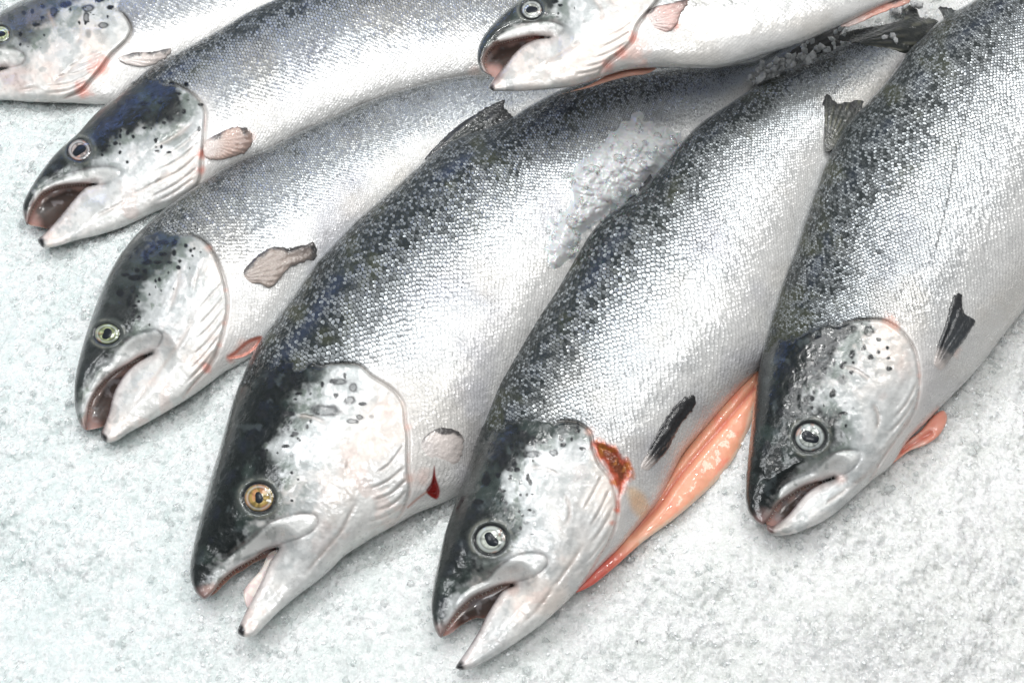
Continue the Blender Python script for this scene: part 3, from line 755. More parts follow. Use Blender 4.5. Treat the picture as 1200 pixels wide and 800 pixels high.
    # head colours
    H = mixc(np.broadcast_to(WHITE, (n, 3)), (0.68, 0.70, 0.71), sst(-70, -5, bsd))
    H = mixc(H, (0.80, 0.67, 0.59), sst(.45, .72, warm) * .5)
    H = mixc(H, (0.74, 0.55, 0.49), sst(.58, .72, fbm(X, Y, 24, seed + 12)) * .35 * sst(0, -60, bsd))
    foil = fbm(X, Y, 13, seed + 8)
    H = mixc(H, (0.52, 0.53, 0.53), sst(.46, .66, fbm(X, Y, 48, seed + 10)) * .55)
    H = mixc(H, (0.30, 0.33, 0.33), sst(.47, .62, foil) * sst(-105, -8, bsd) * .72)
    H = mixc(H, (0.50, 0.52, 0.52), sst(.52, .60, nf) * sst(-60, -15, bsd) * .6)
    H = mixc(H, (0.16, 0.20, 0.16), sst(.60, .70, fbm(X, Y, 9, seed + 3)) * sst(-26, -5, bsd) * .8)
    H = H * (1 + .22 * (fbm(X, Y, 4, seed + 2, 2) - .5) + .16 * (fbm(X, Y * .35 + X * .3, 6, seed + 5, 2) - .5))[:, None]
    H = mixc(H, (0.17, 0.20, 0.18), np.exp(-((bsd + 6) / 14) ** 2) * (.25 + .6 * sst(.35, .65, foil)))
    dm = (.16 * sst(-34, 0, bsd) + .84 * sst(-8, 8, bsd)) * F['darkamt']
    # between back and cheek the dark thins out to grey-green before the silver
    Hd = mixc(np.broadcast_to(HEADDARK, (n, 3)), (0.05, 0.075, 0.066), sst(.5, .75, fbm(X, Y, 26, seed + 4)) * .4)
    Hd = mixc(Hd, (0.012, 0.016, 0.026), np.exp(-((v - .72) / .13) ** 2) * F['blue_sheen'] * sst(.5, .7, fbm(X, Y, 16, seed + 2)) * .8)  # the same reflected blue tinted into the dark crown
    Hd = mixc(Hd, (0.14, 0.17, 0.18), sst(.64, .80, fbm(X, Y, 12, seed + 7)) * .22)
    Hd = mixc(Hd, (0.02, 0.025, 0.025), sst(.72, .95, v) * .8)
    H = np.where(dm[:, None] > 0, H * (1 - dm[:, None]) + Hd * dm[:, None], H)
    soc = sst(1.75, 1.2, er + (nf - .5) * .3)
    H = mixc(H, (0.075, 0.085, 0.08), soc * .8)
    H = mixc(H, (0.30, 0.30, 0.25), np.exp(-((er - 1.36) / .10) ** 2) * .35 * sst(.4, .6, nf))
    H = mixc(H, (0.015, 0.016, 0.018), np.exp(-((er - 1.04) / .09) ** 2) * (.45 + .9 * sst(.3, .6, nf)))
    H = mixc(H, (0.72, 0.72, 0.70), sst(-1, 3, mx) * (.85 - .5 * sst(.55, .7, nf)))
    H = mixc(H, (0.16, 0.14, 0.14), np.exp(-((mx + 1.4) / 1.1) ** 2) * .6 * sst(.3, .55, nz) * sst(F['maxilla'][0][0] + 8, F['maxilla'][0][0] + 40, X))
    H = mixc(H, (0.50, 0.40, 0.35), cre * .4)
    H = mixc(H, (0.66, 0.56, 0.50), gil * .3)
    C = C * (1 - head[:, None]) + H * head[:, None]
    # gill slit line: dark at the top, pinkish below
    slit = np.exp(-((hsd + .6) / (1.0 + 1.2 * nz)) ** 2) * nape
    C = mixc(C, (0.05, 0.04, 0.03), slit * sst(.62, .5, ha) * .9)
    C = mixc(C, (0.62, 0.36, 0.30), slit * sst(.5, .62, ha) * .5 * sst(.3, .6, nf))
    near = np.exp(-np.maximum(-hsd, 0) / 18) * (1 - head) * sst(.35, .5, ha)      # bare skin behind the gill cover
    C = mixc(C, (0.70, 0.66, 0.63), near * .7)
    cand = np.nonzero((head > .95) & (bsd > -26) & (bsd < 12) & (er > 2.0) & (mx < -8) & (hsd < 150 * ra / 19) & (d > 6))[0]
    srng = np.random.default_rng(ord(F['id']))
    extra = [(X[k], Y[k], (1.2 + 1.9 * srng.random() ** 2) * ra / 17) for k in srng.choice(cand, 22, replace=False)] if len(cand) > 22 else []
    for sp in F['spots'] + extra:
        x, y, r = sp[:3]; kind = sp[3] if len(sp) > 3 else 0
        r = r * 1.12
        sel = (np.abs(X - x) < r * 2.4) & (np.abs(Y - y) < r * 2.4)
        if not sel.any(): continue
        w1 = 1 + .5 * (vnoise(X[sel], Y[sel], r * .9, int(x)) - .5); el = 1 + .35 * math.sin(x * 1.7)
        rr = np.hypot((X[sel] - x) * el, (Y[sel] - y) / el) * w1 / r
        if kind == 1: mm = np.maximum(np.exp(-((rr - .8) / .32) ** 2) * .95, .6 * sst(1, .6, rr))
        elif kind == 2: mm = sst(1.3, .5, rr) * .5
        else: mm = sst(1.15, .75, rr)
        C[sel] = mixc(C[sel], (0.010, 0.012, 0.014), mm)
    for x, y, r, a in F['red']:
        rr = np.hypot(X - x, Y - y) / r + (nf - .5) * 1.1
        C = mixc(C, (0.72, 0.20, 0.13) if a > .55 else (0.78, 0.42, 0.33), sst(1.3, .1, rr) * a)
    # lips, the dark line of the lower jaw edge and the dark chin tip
    jf = (.5 + .9 * (nf - .3))
    C = mixc(C, (0.10, 0.07, 0.09), np.exp(-(jd / 2.2) ** 2) * np.clip(jf, 0, 1) * sst(.95, .7, ja))
    C = mixc(C, (0.62, 0.42, 0.38), np.exp(-((jd - 5) / 5) ** 2) * .22)
    C = mixc(C, (0.45, 0.28, 0.24), np.exp(-(ld_ / 3.4) ** 2) * .7)
    C = mixc(C, (0.10, 0.06, 0.05), np.exp(-(ld_ / 1.2) ** 2) * .55)
    tipx, tipy = F['ventral'][0]
    sz = ra * .62
    rr = np.hypot(X - tipx, Y - tipy) / sz + (nf - .5) * .6
    C = mixc(C, (0.018, 0.018, 0.02), sst(1.1, .6, rr))
    ux, uy = F['dorsal'][0]
    rr = np.hypot(X - ux, Y - uy) / (ra * 1.1) + (nf - .5) * .5
    C = mixc(C, (0.25, 0.16, 0.15), sst(1.2, .3, rr) * .7)
    if F['id'] == 'E':      # torn gill showing red behind the gill cover
        wp = [(694, 518), (709, 519), (730, 532), (740, 551), (734, 572), (727, 589), (723, 600), (721, 571), (708, 547)]
        ws = poly_sd(X, Y, wp)
        wn = fbm(X, Y, 8, 3)
        m_ = sst(-5, 5, ws + (wn - .5) * 12)
        C = mixc(C, (0.55, 0.10, 0.05), m_)
        C = mixc(C, (0.16, 0.040, 0.016), m_ * sst(1, 10, ws + (wn - .5) * 12))
        C = mixc(C, (0.55, 0.22, 0.04), m_ * sst(.55, .7, wn) * .5)
        C = mixc(C, (0.82, 0.50, 0.25), sst(-6, 4, poly_sd(X, Y, [(738, 572), (752, 578), (760, 596), (752, 606), (742, 596)])) * .6)
        h = h - 3.5 * sst(0, 8, ws)
    if F['id'] == 'C':      # slit belly showing red
        ws = poly_sd(X, Y, [(266, 419), (276, 410), (291, 398), (307, 394), (305, 402), (292, 415), (278, 420)])
        C = mixc(C, (0.74, 0.30, 0.23), sst(-1.5, 1.5, ws)); C = mixc(C, (0.82, 0.60, 0.54), sst(2.5, 5, ws) * .8)
        h = h - 4 * sst(0, 4, ws)
    if F['id'] == 'D':      # small cut below the fin root, snow-white ice bit colour stays out
        wp = [(509, 545), (511, 558), (516, 577), (512, 585), (499, 576), (505, 565)]
        ws = poly_sd(X, Y, wp)
        C = mixc(C, (0.24, 0.015, 0.012), sst(-1, 1.5, ws)); h = h - 3 * sst(0, 4, ws)
        cd, _, _ = pl_dist(X, Y, [(500, 576), (488, 585), (478, 594)], 4)
        C = mixc(C, (0.5, 0.22, 0.16), np.exp(-(cd / 1.2) ** 2) * .8)
    met = np.clip((1 - head) * (.62 - .40 * bel) * (1 - near * .8) + head * .14 * sst(10, -20, bsd) * sst(.62, .4, nf), 0, 1)
    Rs = F.get('scaly', 1.0) * (1 - head) * (1 - near * .9) * (1 - .55 * bel) * sst(.5, 2.5, d)
    aux = np.stack([Rs, G, met, np.ones(n)], 1)
    z_top = zm + h * MPP
    z_bot = zm - .55 * KB * np.sqrt(sh.u) * MPP
    c0 = unproject(np.array([F['spine'][3][0]]), np.array([F['spine'][3][1]]), np.array([zm]))[0]
    root = bpy.data.objects.new('salmon', None)
    COL.objects.link(root)
    root.location = (c0[0], c0[1], zm - .03)
    bpy.context.view_layer.update()
    root['label'] = F['label']; root['category'] = 'fish'; root['group'] = 'raw salmon laid out on the ice'
    solid('body', sh, z_top, z_bot, SKIN, root,
          dict(paint=np.concatenate([np.clip(C, 0, 1), np.ones((n, 1))], 1), pig=np.concatenate([np.clip(pig, 0, 1), np.ones((n, 1))], 1), aux=aux, suv=suv))
    # height of the finished skin at any pixel, for what sits on it
    LOOK[F['id']] = (sh, zm)
    # --- eye
    nr, na = 22, 48
    r_ = np.linspace(0, 1.04, nr); th = np.arange(na) / na * 2 * math.pi
    RR, TH = np.meshgrid(r_, th, indexing='ij')
    EX = ex + RR * ra * np.cos(TH); EY = ey + RR * rb * np.sin(TH)
    he = KB * np.sqrt(sh.u_at(EX.ravel(), EY.ravel()))
    dome = np.sqrt(np.maximum(1.25 - RR.ravel() ** 2, 0)) * ra * .34 - ra * .24
    ze = zm + (he + dome - 1.0) * MPP
    co = unproject(EX.ravel(), EY.ravel(), ze)
    q = []
    for i in range(nr - 1):
        for j in range(na):
            q.append((i * na + j, i * na + (j + 1) % na, (i + 1) * na + (j + 1) % na, (i + 1) * na + j))
    rad = RR.ravel(); en = fbm(np.cos(TH).ravel() * 30 + rad * 8, np.sin(TH).ravel() * 30, 9, seed, 3)
    ic = np.array(F['iris']) * .72
    pc = np.broadcast_to(ic, (len(rad), 3)).copy()
    pc = mixc(pc, np.clip(ic * 1.25 + .08, 0, .85), np.exp(-((rad - F['pup'] - .10) / .07) ** 2))
    pc = mixc(pc, ic * .35, sst(.42, .62, en) * .75)
    pc = mixc(pc, (0.55, 0.20, 0.12), sst(.60, .72, fbm(EX.ravel(), EY.ravel(), 9, seed + 3)) * .5)
    pc = mixc(pc, (0.46, 0.50, 0.52), np.exp(-((rad - .78) / .06) ** 2) * .6)
    pc = mixc(pc, (0.05, 0.05, 0.06), np.exp(-((rad - .67) / .04) ** 2) * .55)
    pc = mixc(pc, (0.03, 0.035, 0.04), sst(.86, .97, rad))
    eye = make_mesh('eye', co, np.array(q)[:, ::-1], EYEM, root, dict(paint=np.concatenate([pc, np.ones((len(rad), 1))], 1)))
    pr = F['pup'] * 1.18
    r2 = np.linspace(0, 1, 6)
    R2, T2 = np.meshgrid(r2, th, indexing='ij')
    wobp = 1 + .16 * np.sin(T2 * 2 + seed) + .05 * np.sin(T2 * 3 + 1)
    PX = ex + R2 * ra * pr * np.cos(T2) * wobp; PY = ey + R2 * rb * pr * np.sin(T2) * wobp
    he2 = KB * np.sqrt(sh.u_at(PX.ravel(), PY.ravel()))
    dm2 = np.sqrt(np.maximum(1.25 - (R2.ravel() * pr) ** 2, 0)) * ra * .34 - ra * .24 + .5 * np.sqrt(np.maximum(1 - R2.ravel() ** 2, 0)) - .15
    q2 = [(i * na + j, i * na + (j + 1) % na, (i + 1) * na + (j + 1) % na, (i + 1) * na + j) for i in range(5) for j in range(na)]
    make_mesh('pupil', unproject(PX.ravel(), PY.ravel(), zm + (he2 + dm2 - 1.0) * MPP), np.array(q2)[:, ::-1], PUPIL, eye, dict(paint=rgba((0.012, 0.015, 0.02), R2.size)))
    # --- mouth lining: a hollow between the jaws
    if 'lining' in F:
        ls = Sheet(F['lining'], 1.2, None, None, 1.5)
        nl = len(ls.X)
        ul = np.sqrt(ls.u)
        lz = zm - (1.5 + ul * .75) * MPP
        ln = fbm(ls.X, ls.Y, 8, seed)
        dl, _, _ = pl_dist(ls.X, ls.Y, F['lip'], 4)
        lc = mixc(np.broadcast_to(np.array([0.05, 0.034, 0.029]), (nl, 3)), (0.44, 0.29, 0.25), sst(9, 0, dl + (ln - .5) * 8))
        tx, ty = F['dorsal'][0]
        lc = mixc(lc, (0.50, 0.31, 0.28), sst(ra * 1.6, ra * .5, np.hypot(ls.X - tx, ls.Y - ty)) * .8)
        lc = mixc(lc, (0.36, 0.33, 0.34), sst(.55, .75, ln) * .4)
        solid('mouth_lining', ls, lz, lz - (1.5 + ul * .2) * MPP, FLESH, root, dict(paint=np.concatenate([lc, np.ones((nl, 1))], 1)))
        if 'tongue' in F:
            ts = Sheet(F['tongue'], 1.2, None, None, 1.5)
            tz = zm - (2.5 - np.sqrt(ts.u) * .2) * MPP
            tn = fbm(ts.X, ts.Y, 7, seed)
            tc = mixc(np.broadcast_to(np.array([0.66, 0.58, 0.53]), (len(ts.X), 3)), (0.50, 0.36, 0.36), sst(.5, .7, tn) * .7)
            solid('jaw_lining', ts, tz, tz - 4 * MPP * sst(0, 2, ts.d), FLESH, root, dict(paint=np.concatenate([tc, np.ones((len(tc), 1))], 1)))
        # small pointed teeth along the upper lip, leaning into the mouth
        lp = crom(F['lip'], 4.2 * ra / 19, False)
        vs, fs = [], []
        jc = np.array(F['jaw'])
        for k in range(1, len(lp) - 1):
            tg = lp[k + 1] - lp[k - 1]; tg = tg / (np.hypot(*tg) + 1e-6)
            nn = np.array([tg[1], -tg[0]])
            if np.dot(jc[len(jc) // 2] - lp[k], nn) < 0: nn = -nn
            ht = (2.4 + 1.8 * rng.random()) * ra / 19
            wd = 1.0 * ra / 19
            a = lp[k] - nn * 1.2 - tg * wd; b_ = lp[k] - nn * 1.2 + tg * wd; c_ = lp[k] + nn * ht
            i0 = len(vs)
            vs += [(a[0], a[1], 1.0), (b_[0], b_[1], 1.0), ((a[0] + b_[0]) / 2, (a[1] + b_[1]) / 2, 3.0), (c_[0], c_[1], .2)]
            fs += [(i0, i0 + 1, i0 + 3), (i0 + 1, i0 + 2, i0 + 3), (i0 + 2, i0, i0 + 3), (i0, i0 + 2, i0 + 1)]
        vs = np.array(vs)
        make_mesh('teeth', unproject(vs[:, 0], vs[:, 1], zm + (vs[:, 2] - .5) * MPP), np.array(fs), TOOTH, root, dict(paint=rgba((0.72, 0.66, 0.56), len(vs))), False)
    # --- side fin lying on the flank, its root sunk into the skin
    ax_, ay_, bx_, by_ = F.get('sink', (0, 0, 0, -1e-3))
    def sink(x, y):
        l2 = (bx_ - ax_) ** 2 + (by_ - ay_) ** 2
        if l2 < 1: return 0.0
        return 5.0 * sst(0, 1, ((x - ax_) * (bx_ - ax_) + (y - ay_) * (by_ - ay_)) / l2)
    fin('pectoral_fin', F['pec'], lambda x, y: zm + (KB * np.sqrt(sh.u_at(x, y)) + F.get('pec_off', .8) - sink(x, y)) * MPP, root, seed,
        F.get('pec_col', (0.66, 0.58, 0.54)), F['pec_dark'], F.get('pec_thin', .35), rays='pec_thin' not in F)
    return root


def fin(name, pts, zf, parent, seed, col, dark, thick=.35, rays=True, root_i=0, pale=None):
    fp = crom(pts, 2.4, True)
    fr = np.hypot(fp[:, 0] - pts[root_i][0], fp[:, 1] - pts[root_i][1])
    fp = fp + np.random.default_rng(seed + 40).normal(size=fp.shape) * (.25 + .65 * sst(.5, 1, fr / fr.max()))[:, None]
    fs = Sheet(fp, 1.0, None, None, 1.5)
    x, y = fs.X, fs.Y
    n = len(x)
    P = np.array(pts, float)
    ctr = P.mean(0)
    base = P[root_i]
    ang = np.arctan2(y - base[1], x - base[0]) * 1.0
    dist = np.hypot(x - base[0], y - base[1])
    far = dist.max()
    ry = np.sin(ang * 44 + 2.2 * fbm(x, y, 30, seed)) if rays else np.zeros(n)
    nz = fbm(x, y, 10, seed + 1)
    u = np.sqrt(fs.u)
    lift = np.minimum(u * thick * .6, 2.4) + .15
    z = zf(x, y) + (lift + (.15 + .35 * dark) * ry * sst(0, 3, fs.d) + (nz - .5) * 1.5 * sst(0, 4, fs.d)) * MPP
    C = np.broadcast_to(np.array(col, float), (n, 3)).copy()
    # the leading rim is dark: distance from the front outline
    if dark < .5 and root_i == 0:
        C = mixc(C, np.array([.66, .61, .585]), sst(.55, .15, dist / far) * .7)
    half = len(pts) // 2 + 1
    ed, _, ea = pl_dist(x, y, pts[:half], 4)
    wdt = 3.0 + 6 * dark
    C = mixc(C, (0.010, 0.010, 0.012), sst(wdt, wdt * .35, ed + (fbm(x, y, 16, seed + 3) - .5) * 16) * (np.maximum(sst(.02, .25, ea) * sst(1, .8, ea), dark > .5)) * (.9 if dark > .2 else .5))
    C = mixc(C, (0.02, 0.02, 0.022), sst(.45, .95, dist / far + (nz - .5) * .3) * dark)
    C = mixc(C, np.array(col) * .5 + .02, sst(.0, .9, ry) * .22)
    if dark > .8:
        C = mixc(C, (0.20, 0.20, 0.20), sst(.5, .8, nz) * sst(.1, .9, ry) * .5)
    if dark > .8 and name == 'pectoral_fin':
        C = mixc(C, (0.60, 0.54, 0.51), sst(.34, .10, dist / far + (nz - .5) * .2))
    if pale is not None:
        C = mixc(C, pale, sst(-.2, .9, ry) * sst(.35, .65, nz) * .7)
    solid(name, fs, z, zf(x, y) - .3 * MPP, FIN, parent, dict(paint=np.concatenate([C, np.ones((n, 1))], 1)))


ROOTS = {}
for F in FISH:
    ROOTS[F['id']] = build_fish(F)
ZM = {F['id']: F['z'] for F in FISH}


def flat(z):
    return lambda x, y: np.full(len(x), z)


# fins that stand free of the flanks
fin('dorsal_fin', [(498, 187), (517, 165), (537, 147), (555, 135), (570, 126), (592, 118), (590, 126), (601, 137), (588, 150), (562, 160), (530, 176)], flat(ZM['D'] + .003), ROOTS['D'], 3, (0.025, 0.03, 0.028), .9, .25)
fin('tail_fin', [(925, 63), (945, 48), (962, 34), (990, 24), (1000, 22), (985, 40), (992, 56), (970, 60), (945, 66)], flat(ZM['D'] + .004), ROOTS['D'], 4, (0.03, 0.03, 0.03), .9, .25)
fin('dorsal_fin', [(968, 178), (966, 150), (964, 125), (969, 110), (980, 121), (995, 119), (1012, 119), (1004, 135), (988, 155), (976, 175)], flat(ZM['F'] + .003), ROOTS['F'], 5, (0.03, 0.034, 0.03), .7, .25, pale=(0.12, 0.12, 0.08))
fin('adipose_fin', [(1108, 24), (1103, 15), (1099, 9), (1106, 8.5), (1117, 11), (1124, 13), (1116, 20)], flat(ZM['F'] + .002), ROOTS['F'], 6, (0.06, 0.07, 0.07), .6, .3)
fin('dorsal_fin', [(690, 276), (698, 258), (706, 247), (716, 246), (728, 238), (744, 212), (750, 205), (762, 206), (766, 214), (748, 232), (728, 246), (708, 260)], flat(ZM['E'] + .001), ROOTS['E'], 7, (0.05, 0.055, 0.06), .8, .25)
fin('tail_fin', [(1000, 50), (982, 46), (985, 40), (1010, 33), (1040, 28), (1058, 22), (1063, 6), (1072, 9), (1080, 20), (1100, 25), (1094, 38), (1080, 52), (1066, 62), (1040, 58)], lambda x, y: ZM['E'] + (KB * np.sqrt(LOOK['E'][0].u_at(x, y)) * .9 + 1) * MPP, ROOTS['E'], 8, (0.028, 0.033, 0.03), .6, .3, pale=(0.15, 0.15, 0.11))
fin('anal_fin', [(985, 31), (1008, 10), (1035, 2), (1066, -2), (1066, 3), (1048, 10), (1025, 19), (1000, 30)], flat(ZM['G'] + .002), ROOTS['G'], 2, (0.66, 0.34, 0.27), .35, .4, pale=(0.35, 0.10, 0.07))


# cut belly flaps of orange flesh
def flap(pts, fish, zoff, fold, col1, col2, k=.4, skin=None):
    s = Sheet(pts, 1.3, None, None, 2.0)
    n = len(s.X)
    nz = fbm(s.X, s.Y, 22, 4); nf = fbm(s.X, s.Y, 8, 6)
    u = np.sqrt(s.u)
    z = ZM[fish] + zoff + (k * u + (nz - .5) * 3) * MPP
    C = mixc(np.broadcast_to(np.array(col1, float), (n, 3)), col2, sst(.4, .75, nz + .15 * (nf - .5)))
    if fold is not None:
        fd, _, _ = pl_dist(s.X, s.Y, fold, 5)
        C = mixc(C, (0.62, 0.14, 0.09), np.exp(-(fd / 2.2) ** 2) * .8)
        z = z - 4 * np.exp(-(fd / 4) ** 2) * MPP * sst(0, 5, s.d)
    if skin is not None:
        kd_, _, _ = pl_dist(s.X, s.Y, skin, 5)
        C = mixc(C, (0.80, 0.62, 0.48), sst(6, 1.5, kd_ + (nf - .5) * 4) * .8)
    if fish == 'E':
        C = mixc(C, (0.60, 0.09, 0.07), sst(745, 705, s.X) * .85 * sst(.35, .6, nf + .15))
    solid('belly_flap', s, z, np.full(n, ZM[fish] + zoff - .004) - u * .15 * MPP, FLESH, ROOTS[fish], dict(paint=np.concatenate([C, np.ones((n, 1))], 1)))


flap([(672, 694), (700, 660), (726, 637), (752, 606), (774, 578), (792, 545), (806, 524), (832, 490), (866, 452), (888, 434), (889, 452), (887, 474), (880, 500), (865, 530), (843, 560), (816, 586), (790, 608), (753, 635), (716, 668), (693, 686)],
     'E', .001, [(884, 455), (850, 495), (815, 535), (790, 566), (772, 592), (740, 625)], (0.80, 0.38, 0.245), (0.78, 0.27, 0.18),
     skin=[(886, 474), (865, 530), (816, 586), (753, 635)])
flap([(1044, 544), (1060, 520), (1078, 505), (1096, 485), (1106, 481), (1110, 489), (1102, 508), (1085, 521), (1066, 528)],
     'F', -.004, [(1056, 530), (1075, 517), (1090, 508)], (0.80, 0.33, 0.24), (0.80, 0.50, 0.42))
flap([(652, 112), (690, 100), (716, 86), (740, 80), (770, 79), (760, 86), (735, 90), (712, 96), (690, 103), (668, 108)],
     'G', -.003, None, (0.62, 0.33, 0.25), (0.66, 0.46, 0.38))

# ------------------------------------------------------------------ crushed ice
def cells(x, y, s, seed, slope=1.0):
    """broken ice: every cell a tilted facet, the highest facet shows"""
    gx = np.floor(x / s).astype(int); gy = np.floor(y / s).astype(int)
    best = np.full(x.shape, -9.0)
    r = np.random.default_rng(seed).random((5, 128, 128))
    for a in (-1, 0, 1):
        for b in (-1, 0, 1):
            cx, cy = gx + a, gy + b
            i, j = cx & 127, cy & 127
            dx = x / s - cx - r[0, j, i]; dy = y / s - cy - r[1, j, i]
            hgt = r[2, j, i] + dx * (r[3, j, i] - .5) * 1.6 + dy * (r[4, j, i] - .5) * 1.6 - slope * np.maximum(np.abs(dx + .3 * dy), np.abs(dy - .3 * dx))
            best = np.maximum(best, hgt)
    return best


def rough_ice(x, y, wild=1.0):
    e = x + .004 * (fbm(x, y, .012, 1) - .5); f = y + .004 * (fbm(x, y, .012, 5) - .5)
    wild = wild * (.55 + .9 * sst(.35, .65, fbm(x, y, .05, 9, 3)))
    return wild * (.0011 * cells(e, f, .0135, 1) + .0015 * cells(e, f, .0058, 2) + .0019 * cells(e, f, .0031, 3)) 


st = .0009
gx = np.concatenate([np.arange(-.9, -.42, .02), np.arange(-.42, .46, st), np.arange(.46, .95, .02)])
gy = np.concatenate([np.arange(-.62, -.30, .02), np.arange(-.30, .44, st), np.arange(.44, 1.0, .02)])
GX, GY = np.meshgrid(gx, gy)
# level of the ice: it follows the fish that lie in it
lx = np.arange(-120, 1400, 12.0); ly = np.arange(-160, 900, 12.0)
LX, LY = np.meshgrid(lx, ly)
DMIN = np.full(LX.shape, 1e9); num = np.zeros(LX.shape); den = np.zeros(LX.shape)
for F in FISH:
    if F['id'] == 'G': continue
    sh, zm = LOOK[F['id']]
    _, dq = nearest(sh.poly, np.stack([LX.ravel(), LY.ravel()], 1))
    dq = dq.reshape(LX.shape)
    dq[inside_grid(sh.poly, lx, ly)] = 0
    DMIN = np.minimum(DMIN, dq)
    w = 1 / (dq + 14) ** 2.2
    num += w * (zm - .0125); den += w
LV = blur(num / den, 2)
DM = blur(DMIN, 2)
px, py = project(np.stack([GX.ravel(), GY.ravel(), np.full(GX.size, .03)], 1))
lev = bilin(LV, lx[0], ly[0], 12.0, px, py)
px, py = project(np.stack([GX.ravel(), GY.ravel(), lev], 1))
lev = bilin(LV, lx[0], ly[0], 12.0, px, py)
away = 1 - np.exp(-bilin(DM, lx[0], ly[0], 12.0, px, py) / 34)
xg, yg = GX.ravel(), GY.ravel()
GZ = lev + rough_ice(xg, yg) + (.2 + .8 * away) * (.020 * (fbm(xg, yg, .085, 3, 2) - .45) + .009 * (fbm(xg, yg, .028, 13, 2) - .45))
ni, nj = len(gx), len(gy)
ii, jj = np.meshgrid(np.arange(ni - 1), np.arange(nj - 1))
k0 = (jj * ni + ii).ravel()
bed = make_mesh('ice_bed', np.stack([GX.ravel(), GY.ravel(), GZ], 1), np.stack([k0, k0 + 1, k0 + ni + 1, k0 + ni], 1), ICE)
bed['kind'] = 'structure'
bed['label'] = 'bed of white crushed ice under all the fish'; bed['category'] = 'ice'


def top_of(fid, x, y):
    sh, zm = LOOK[fid]
    ins = in_poly(x, y, sh.poly[::3])
    return np.where(ins, zm + KB * np.sqrt(sh.u_at(x, y)) * MPP, zm - .012)


# ice heaped over the middle fish, against the back of its neighbour
hp0 = crom([(748, 133), (766, 146), (784, 149), (798, 157), (797, 172), (779, 195), (764, 210), (752, 226), (726, 241), (709, 253), (694, 268), (682, 286), (670, 306), (654, 316), (644, 306), (640, 292), (645, 273), (653, 256), (668, 238), (666, 218), (669, 199), (685, 181), (707, 160), (730, 144)], 5.0, True)
hp = Sheet(hp0 + rng.normal(size=hp0.shape) * 2.6, 1.1, None, None, 2.0)
pw = unproject(hp.X, hp.Y, np.full(len(hp.X), .08))
hz = np.maximum(top_of('D', hp.X, hp.Y), ZM['D'] - .01)
hz = hz + (.0008 + np.minimum(.16 * np.sqrt(hp.u) * MPP, .0045)) * sst(0, 16, hp.d) + (rough_ice(pw[:, 0], pw[:, 1], 1.25) + .0012) * sst(0, 12, hp.d) * .9
# loose chips in the gaps between the tails and strewn on the bed
def chips(name, spots, mat, label, parent=None):
    V, T = [], []
    o = 0
    base = []
    ph = (1 + 5 ** .5) / 2
    ico = np.array([(-1, ph, 0), (1, ph, 0), (-1, -ph, 0), (1, -ph, 0), (0, -1, ph), (0, 1, ph), (0, -1, -ph), (0, 1, -ph), (ph, 0, -1), (ph, 0, 1), (-ph, 0, -1), (-ph, 0, 1)]) / 1.9
    icf = np.array([(0, 11, 5), (0, 5, 1), (0, 1, 7), (0, 7, 10), (0, 10, 11), (1, 5, 9), (5, 11, 4), (11, 10, 2), (10, 7, 6), (7, 1, 8), (3, 9, 4), (3, 4, 2), (3, 2, 6), (3, 6, 8), (3, 8, 9), (4, 9, 5), (2, 4, 11), (6, 2, 10), (8, 6, 7), (9, 8, 1)])
    for c, r in spots:
        q = rng.normal(size=(3, 3)); q, _ = np.linalg.qr(q)
        p = (ico * (.6 + .8 * rng.random((12, 1)))) * np.array([1, .75 + .4 * rng.random(), .5 + .4 * rng.random()])
        V.append(p @ q * r + c); T.append(icf + o); o += 12
    ob = make_mesh(name, np.concatenate(V), np.concatenate(T), mat, None, {}, False)
    ob['kind'] = 'stuff'; ob['label'] = label; ob['category'] = 'ice'
    return ob


sp = []
for (x, y, r, z, m) in [(888, 98, 6, .066, 1), (895, 90, 9, .070, 1), (903, 80, 9, .074, 1), (912, 78, 7, .070, 1), (893, 80, 6, .072, 1), (905, 90, 6, .070, 1), (930, 72, 7, .074, 1), (940, 66, 7, .076, 1), (950, 62, 7, .078, 1), (960, 59, 6, .078, 1), (971, 60, 5, .074, 1), (925, 68, 6, .08, 1), (915, 70, 7, .08, 1), (945, 58, 6, .08, 1),
                        (978, 50, 5, .08, 1), (955, 48, 5, .085, 1), (985, 38, 5, .085, 1), (880, 92, 5, .066, 1), (978, 110, 8, .077, 1), (988, 116, 9, .076, 1), (996, 110, 6, .077, 1), (984, 106, 5, .077, 1), (1062, 8, 9, .062, 1), (1050, 12, 10, .06, 1), (1075, 12, 7, .07, 1), (1045, 44, 5, .086, 1)]:
    for k in range(3):
        c = unproject(np.array([x + rng.normal() * 3]), np.array([y + rng.normal() * 3]), np.array([z + rng.normal() * .001]))[0]
        sp.append((c, r * MPP * (.55 + .5 * rng.random())))
chips('ice_chips', sp, CHIP, 'clear broken ice pieces in the gaps by the tails')

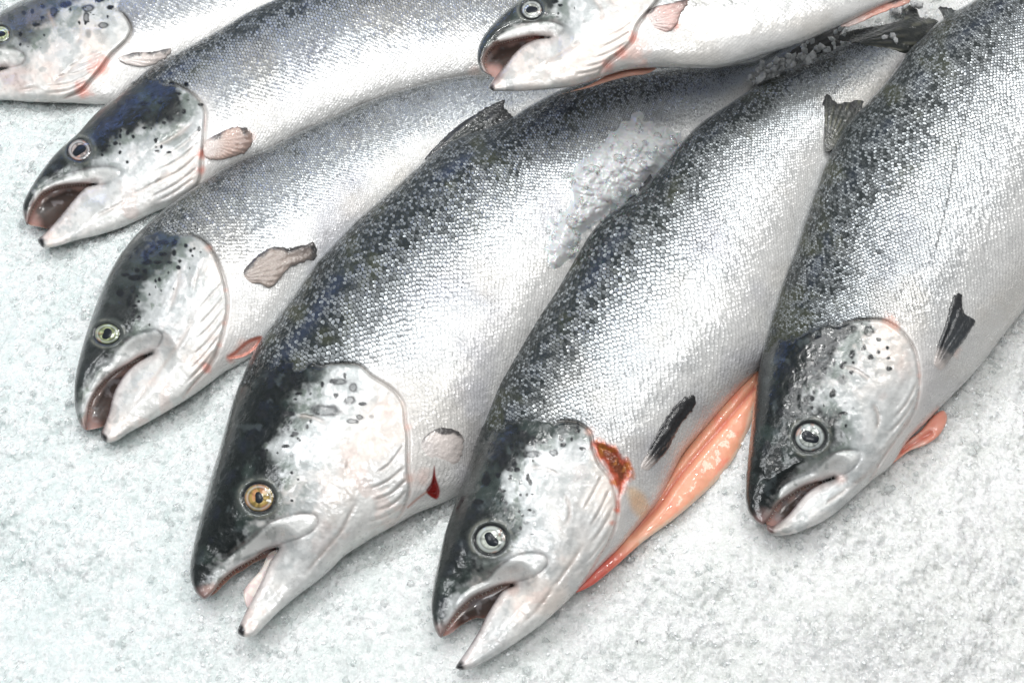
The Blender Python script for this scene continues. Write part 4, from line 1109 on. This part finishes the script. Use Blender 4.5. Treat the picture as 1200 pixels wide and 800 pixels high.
# the heap: its lumpy body with broken pieces lying all over it, one mass
heap = solid('crushed_ice', hp, hz, np.full(len(hp.X), ZM['D'] - .015), HEAPM, None, {})
heap['kind'] = 'stuff'; heap['label'] = 'crushed ice heaped between the middle fish and its right neighbour'; heap['category'] = 'ice'
sel = rng.choice(len(hp.X), 150, replace=False)
hp2 = []
for k in sel:
    x, y = hp.X[k] + rng.normal() * 2.5, hp.Y[k] + rng.normal() * 2.5
    c = unproject(np.array([x]), np.array([y]), np.array([hz[k] - .001 + rng.normal() * .0008]))[0]
    hp2.append((c, (2.5 + 5 * rng.random() ** 2) * MPP))
chips('ice_chips', hp2, CLEAR, 'broken pieces lying over the heap of crushed ice between two fish')


# white grains added in the bed's surface to stand in for its glints
gr = []
gx_, gy_ = GX.ravel(), GY.ravel()
vis = np.nonzero((np.abs(gx_) < .41) & (gy_ > -.29) & (gy_ < .43))[0]
patch = fbm(gx_[vis], gy_[vis], .06, 21, 3)
vis = vis[rng.random(len(vis)) < sst(.38, .62, patch) * .9 + .1]
for k in rng.choice(vis, 13000, replace=False):
    r = (0.6 + 1.9 * rng.random() ** 3) * MPP
    gr.append((np.array([gx_[k], gy_[k], GZ[k] + r * .1]), r * 1.1))
chips('ice_glint_grains', gr, GLINT, 'small white grains standing in for glints in the ice bed')

# clear wet lumps in the surface, thicker along the fish
pxg, pyg = project(np.stack([gx_, gy_, GZ], 1))
near_ = np.zeros(len(gx_))
ok_ = (pxg > -20) & (pxg < 1220) & (pyg > -20) & (pyg < 820)
free = ok_.copy()
for F in FISH:
    sh, zm = LOOK[F['id']]
    free &= ~in_poly(pxg, pyg, sh.poly[::4])
fi = np.nonzero(free)[0]
fi = rng.choice(fi, 40000, replace=False)
dmin = np.full(len(fi), 1e9)
for F in FISH:
    if F['id'] == 'G': continue
    _, dq = nearest(LOOK[F['id']][0].poly[::3], np.stack([pxg[fi], pyg[fi]], 1))
    dmin = np.minimum(dmin, dq)
pr_ = np.exp(-dmin / 28) * .10 + .012 * sst(.45, .65, fbm(pxg[fi], pyg[fi], 90, 15))
cl = []
for k in fi[rng.random(len(fi)) < pr_]:
    r = (1.6 + 4.2 * rng.random() ** 2.5) * MPP
    cl.append((np.array([gx_[k], gy_[k], GZ[k] - r * .12]), r))
chips('clear_ice', cl, CLEAR, 'clear wet lumps of ice lying along the fish')
